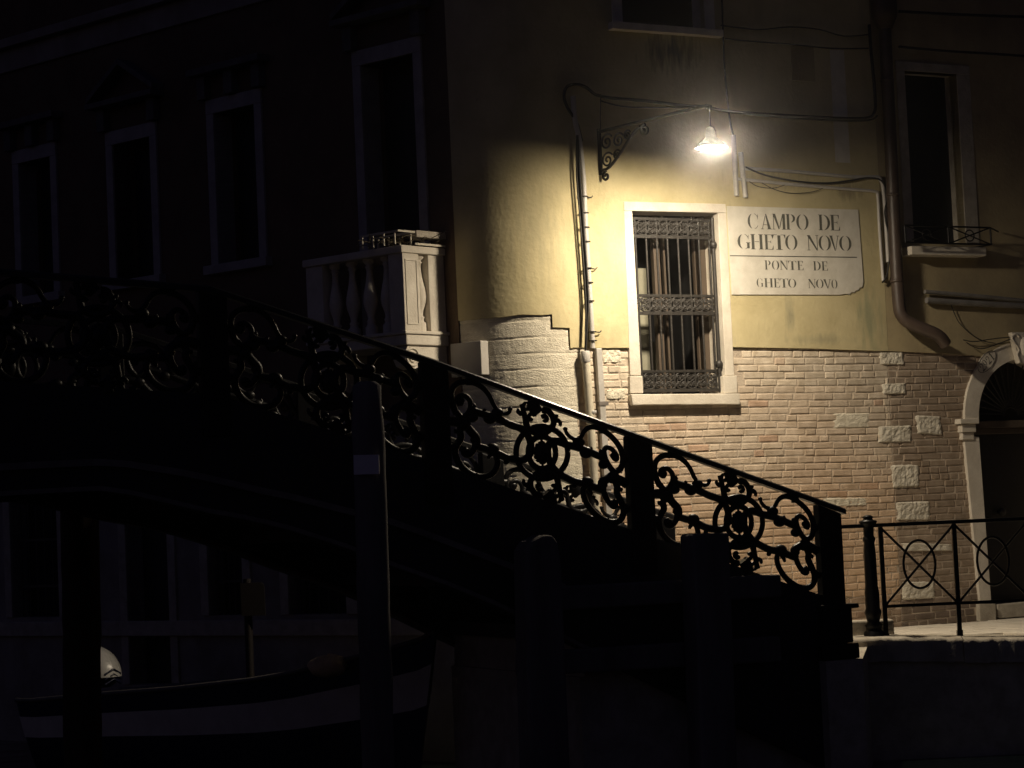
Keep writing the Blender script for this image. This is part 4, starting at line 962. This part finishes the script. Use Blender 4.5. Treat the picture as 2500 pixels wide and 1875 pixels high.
# ================================================================== QUAYSIDE FENCE
FEN = thing('quay_fence', 'black iron quayside fence of crossed bars and ovals before the arched door', 'fence', QF.P(0, 0, -.18))
FN = -.18
def fq(x, y): return QF.at(x, y, FN)
ft = fq(2155, 1282)[1]; fbm = fq(2260, 1476)[1]
fp = [fq(2155, 1400)[0], fq(2335, 1400)[0]]; fp += [fp[1]+(fp[1]-fp[0]), fp[1]+2*(fp[1]-fp[0]), fp[1]+3*(fp[1]-fp[0])]
c0 = fq(2126, 1400)[0]; a0 = fq(2052, 1286)[0]
obj('top_rail', MB().fbox(QF, c0-.42, fp[-1], ft-.017, ft+.018, FN-.025, FN+.025), IRON, FEN, bevel=.004)
obj('bottom_rail', MB().fbox(QF, fp[0], fp[-1], fbm-.014, fbm+.014, FN-.012, FN+.012), IRON, FEN)
for i, u in enumerate(fp):
    obj('post', MB().fbox(QF, u-.020, u+.020, .0, ft-.018, FN-.020, FN+.020).fbox(QF, u-.05, u+.05, .012, .03, FN-.05, FN+.05).fbox(QF, u-.026, u+.026, .03, .10, FN-.026, FN+.026), IRON, FEN)
for a, b in zip(fp, fp[1:]):
    c = ((a+b)/2, (ft+fbm)/2)
    obj('brace', MB().tube([QF.P(a, ft-.02, FN), QF.P(b, fbm, FN)], .012, 6), IRON, FEN)
    obj('brace', MB().tube([QF.P(a, fbm, FN+.012), QF.P(b, ft-.02, FN+.012)], .012, 6), IRON, FEN)
    rx, ry = (b-a)*.215, (ft-fbm)*.295
    obj('ring', MB().tube([QF.P(c[0]+rx*math.cos(t), c[1]+ry*math.sin(t), FN+.02) for t in [2*math.pi*k/36 for k in range(37)]], .012, 8, cap=False), IRON, FEN)
cz = ft
prof = [(.10, .012), (.10, .12), (.075, .14), (.075, .17), (.088, .19), (.06, .22), (.072, .27), (.085, .31), (.07, .35), (.072, .50), (.062, .56), (.060, .86), (.052, .98), (.062, 1.0), (.062, 1.02), (.050, 1.04), (.052, 1.13), (.075, 1.155), (.088, 1.17), (.086, 1.185), (.05, 1.195), (.045, 1.21), (.056, 1.222), (.03, 1.24), (.005, 1.243)]
kz = (fq(2120, 1257)[1])/1.243
obj('column_post', MB().lathe(QF.P(c0, 0, FN), [(r*.95, h*kz) for r, h in prof], 20), IRON, FEN)
# ================================================================== MOORING TIMBERS
MF = Frame(BF.P(0, 0, .05), -bd, bn)
MO = thing('timber_fender', 'dark timber fender of two thick posts and two heavy beams before the bridge foot', 'fender', MF.P(.9, WZ, 0))
def timber(pts, a, b, mb=None): return (mb or MB()).fprism(MF, [MF.at(x, y, b) for x, y in pts], a, b)
mb = timber([(1300, 2000), (1400, 2000), (1374, 1400), (1372, 1370), (1364, 1325), (1352, 1306), (1328, 1306), (1296, 1322), (1282, 1345), (1285, 1500)], .125, .36); obj('post', mb, WOODD, MO, bevel=.03)
mb = timber([(1720, 2000), (1806, 2000), (1782, 1305), (1776, 1301), (1700, 1302), (1693, 1308)], .125, .36); obj('post', mb, WOODD, MO, bevel=.02)
obj('beam', timber([(1272, 1497), (1911, 1458), (1908, 1402), (1366, 1432), (1270, 1438)], -.0, .12), WOODD, MO, bevel=.02)
obj('beam', timber([(1272, 1652), (1911, 1616), (1906, 1553), (1272, 1594)], -.0, .12), WOODD, MO, bevel=.02)
def mooring(name, label, px0, px1, pyt, pyb, depth, lean, material):
    fr = Frame(v2(0, depth), v2(1, 0), v2(0, -1)); a = fr.at((px0+px1)/2, pyt); b = fr.at((px0+px1)/2+lean, pyb)
    r = abs(fr.at(px1, pyt)[0]-fr.at(px0, pyt)[0])/2
    n = 26; P = []; rr = []
    for i in range(n+1):
        t = i/n; z = a[1]+(WZ-.8-a[1])*t; x = a[0]+(b[0]-a[0])*(z-a[1])/(b[1]-a[1])
        P.append(fr.P(x+.012*nz(z*3, depth), z, .012*nz(z*3, depth+5))); rr.append(r*(1+.05*nz(z*4, depth+9))*(.55 if i == 0 else .9 if i == 1 else 1))
    P.insert(1, P[0]-Z*.03); rr.insert(1, r*.88)
    o = obj(name, MB().tube(P, rr, 16, up=(0, 1, 0)), material, loc=P[-1])
    return tag(o, label, 'mooring pole', 'mooring poles in the canal')
pole = mooring('mooring_pole', 'thick dark mooring pole with a pale square plate standing in front of the bridge', 855, 935, 932, 1700, 16.2, 24, WOODD)
PF = Frame(v2(0, 16.2-.15), v2(1, 0), v2(0, -1))
obj('plate', MB().fprism(PF, [PF.at(x, y) for x, y in ((864, 1159), (926, 1157), (925, 1110), (863, 1111))], -.02, .004), PLATE, pole)
mooring('mooring_pole', 'rough brown mooring pole under the bridge hiding half of the white outboard motor', 146, 240, 1080, 1700, 20.15, 8, WOODP)
# canal signpost seen from behind
SF = Frame(v2(0, 22.6), v2(1, 0), v2(0, -1)); a = SF.at(606, 1500); b = SF.at(612, 1690)
SPO = thing('canal_signpost', 'dark red board on a post standing in the water under the bridge', 'signpost', SF.P(b[0], WZ, 0))
obj('post', MB().tube([SF.P(b[0], WZ-.5, 0), SF.P(a[0], a[1]+.35, 0)], .04, 8), REDW, SPO)
obj('board', MB().fprism(SF, [SF.at(x, y) for x, y in ((592, 1503), (650, 1502), (646, 1428), (640, 1421), (588, 1424))], .03, .06), REDW, SPO)
# ================================================================== BOAT
def bpt(px, py, n): u, v = LF.at(px, py, n); return u, v
BN = 1.55                          # centre line, metres off the facade
sheer = [(bpt(x, y, nn)) for x, y, nn in ((1066, 1544, BN), (977, 1566, 1.95), (856, 1602, 2.15), (762, 1627, 2.22), (683, 1649, 2.25), (600, 1664, 2.27), (420, 1684, 2.28), (247, 1697, 2.25), (80, 1712, 2.2))]
su0, su1 = sheer[0][0], sheer[-1][0]+.25
BOAT = thing('motorboat', 'small dark blue boat with white stripe moored beneath the bridge, bow to the right', 'boat', LF.P((su0+su1)/2, WZ, BN))
def sheer_z(u):
    for (a, x), (b, y) in zip(sheer, sheer[1:]):
        if a <= u <= b: return x+(y-x)*(u-a)/(b-a)
    return sheer[0][1] if u < su0 else sheer[-1][1]
def halfw(u):
    t = max(0, (u-su0)/(su1-su0)); return .72*min(1, (1-(1-min(1, t/.5))**2.2))*(1-.08*t)+.012
def hull_pt(u, k, sg):             # k 0 keel .. 1 sheer
    zs_ = sheer_z(u); t = (u-su0)/(su1-su0)
    keel = WZ-.18
    z = keel+(zs_-keel)*k; rk = (1-k)*.35*max(0, 1-t*3)
    wv = halfw(u)*(.45+.55*k**.6) if k > 0 else .02
    return LF.P(u+rk, z, BN+sg*wv)
def band(k0, k1, out, mbx=None):
    mb = mbx or MB(); N_ = 44
    for sg in (1, -1):
        def fn(x, y, sg=sg):
            u = su0+(su1-su0)*x; p = hull_pt(u, k0+(k1-k0)*y, sg); return p + LF.n*sg*out
        mb.grid(fn, N_, 6)
    return mb
hm = band(0, 1, 0); N_ = 8
tr = [hull_pt(su1, k, 1) for k in (0, .25, .5, .75, 1)]; tl_ = [hull_pt(su1, k, -1) for k in (0, .25, .5, .75, 1)]
hm.add(tr+tl_[::-1], [tuple(range(10))])
hull = obj('hull', hm, BOATB, BOAT)
obj('stripe', band(.58, .82, .008), BOATW, hull)
mb = MB()
for sg in (1, -1):
    mb.tube([hull_pt(su0+(su1-su0)*i/40, 1, sg)+Z*.01 for i in range(41)], .024, 8)
obj('gunwale', mb, mat('gunwale_rub', (.16, .15, .14), (.09, .085, .08), .5, 8), BOAT)
mb = MB(); mb.grid(lambda x, y: (lambda u: LF.P(u, sheer_z(u)-.02-.0*(y-.5)**2, BN+(y-.5)*2*halfw(u)*.97))(su0+.03+(su1-su0)*.26*x), 14, 6); obj('foredeck', mb, BOATD, BOAT)
mb = MB(); mb.grid(lambda x, y: (lambda u: LF.P(u, WZ+.05, BN+(y-.5)*2*halfw(u)*.6))(su0+(su1-su0)*(.25+.74*x)), 14, 4); obj('floor', mb, BOATD, BOAT)
um = su0+(su1-su0)*.55
obj('thwart', MB().fbox(LF, um, um+.28, sheer_z(um)-.16, sheer_z(um)-.13, BN-.6, BN+.6), WOODB, BOAT, bevel=.01)
# outboard motor on the stern
mq = LF.at(222, 1640, BN+.25); MC = LF.P(mq[0], mq[1], BN+.25)
mx = (LF.d*-1).normalized()
MOT = obj('outboard_motor', MB().tube([MC-Z*.15, MC-Z*.9+mx*-.05], .07, 10).box(MC-Z*.95-LF.n*.02-mx*.12, mx*.28, LF.n*.04, Z*.25), BOATD, BOAT)
mb = MB(); NN = 14
def cowl(x, y):
    a = math.pi*.52*y; b = 2*math.pi*x; e = lambda q: math.copysign(abs(q)**.8, q)
    return MC + mx*(.36*e(math.cos(b))*math.sin(a)*(1-.12*math.cos(a))+.02) + LF.n*(.22*e(math.sin(b))*math.sin(a)) + Z*(.30*math.cos(a)**.9 if math.cos(a) > 0 else .3*math.cos(a)) - Z*.03
mb.grid(cowl, 28, 12); obj('cowl', mb, WHITEP, MOT)
mb = MB()
for k in range(3): mb.tube([MC + mx*(.375-.02*abs(q)) + LF.n*(.10*q) + Z*(-.02-.05*k+.05*(1-abs(q))) for q in (-1, -.5, 0, .5, 1)], .012, 6)
obj('cowl_vents', mb, BOATB, MOT)
mb = MB(); mb.lathe(MC-Z*.16, [(.20, 0), (.25, .03), (.25, .12), (.2, .13)], 20); obj('lower_cowl', mb, BOATD, MOT)
# canvas bundle on the bow
sq_ = bpt(800, 1618, 2.0); mb = MB()
def sack(x, y):
    a = math.pi*y; b = 2*math.pi*x; r = 1+.22*nz(math.cos(b)*1.5, math.sin(b)*1.5+y*3, 4)
    return LF.P(sq_[0], sq_[1]-.03, 2.0) + mx*(.22*r*math.sin(a)*math.cos(b)) + LF.n*(.14*r*math.sin(a)*math.sin(b)) + Z*(.10*r*math.cos(a))
mb.grid(sack, 24, 14); tag(obj('canvas_bundle', mb, SACK, loc=LF.P(sq_[0], sq_[1]-.1, 2.0)), 'crumpled tan canvas bundle lying on the bow of the moored boat', 'bundle')
# ================================================================== SMALL LOOSE THINGS
# wire planter with dry stems on the balcony rail
PL = thing('planter_rack', 'pale wire planter rack with dry stems resting on the balcony handrail', 'planter', LF.P(1.0, zr+.075, bdp))
mb = MB(); zt_ = zr+.08
mb.fbox(LF, bs0-.05, bs0+.48, zt_+.115, zt_+.135, bdp-.16, bdp-.145); mb.fbox(LF, bs0-.05, bs0+.48, zt_+.115, zt_+.135, bdp+.06, bdp+.075)
mb.fbox(LF, bs0-.05, bs0-.035, zt_+.115, zt_+.135, bdp-.1445, bdp+.0595); mb.fbox(LF, bs0-.05, bs0-.035, zt_, zt_+.02, .06, bdp-.16)
for i in range(4):
    u = bs0+.0+.15*i; mb.fbox(LF, u, u+.016, zt_, zt_+.114, bdp+.061, bdp+.074); mb.fbox(LF, u, u+.016, zt_, zt_+.114, bdp-.159, bdp-.146)
obj('rack', mb, PVCW, PL)
mb = MB()
for i in range(60):
    u = bs0+random.uniform(-.03, .46); n = random.uniform(bdp-.5, bdp+.05); a = random.uniform(0, 6.28)
    p = LF.P(u, zt_+random.uniform(.0, .08), n)
    mb.tube(spline([p, p+Z*.03+v2(math.cos(a), math.sin(a))*.08, p+Z*random.uniform(-.02, .06)+v2(math.cos(a), math.sin(a))*.17], 2), .004, 4)
obj('stems', mb, TWIG, PL)
mb = MB(); mb.fbox(LF, bs0-.03, bs0+.10, zt_+.08, zt_+.15, .02, bdp-.2); obj('trough', mb, STONE2, PL, bevel=.01)
# pale rippled scrap on the water
pq = CP+ray(1510, 1703)*((WZ+.02-CAMZ)/ray(1510, 1703).z)
mb = MB(); mb.grid(lambda x, y: pq+Vector(((x-.5)*.16+(y-.5)*.08, (y-.5)*.55, .02+.02*math.sin(x*5+y*3))), 8, 8)
tag(obj('pale_scrap', mb, SCRAP, loc=pq), 'pale scrap floating on the dark water below the timber beams', 'scrap')


# ================================================================== HAZE added over the whole scene for a glow round the lamp
hz = MB().box((-70, -12, WZ-2.5), Vector((140, 0, 0)), Vector((0, 80, 0)), Vector((0, 0, 22)))
HM = bpy.data.materials.new('glow_haze'); HM.use_nodes = True; ht = HM.node_tree
ht.nodes.remove(ht.nodes['Principled BSDF']); pv = ht.nodes.new('ShaderNodeVolumePrincipled')
pv.inputs['Color'].default_value = (.95, .95, .95, 1); pv.inputs['Density'].default_value = .0014; pv.inputs['Anisotropy'].default_value = .982
ht.links.new(pv.outputs['Volume'], ht.nodes['Material Output'].inputs['Volume'])
struct(obj('haze', hz, HM), 'stuff')
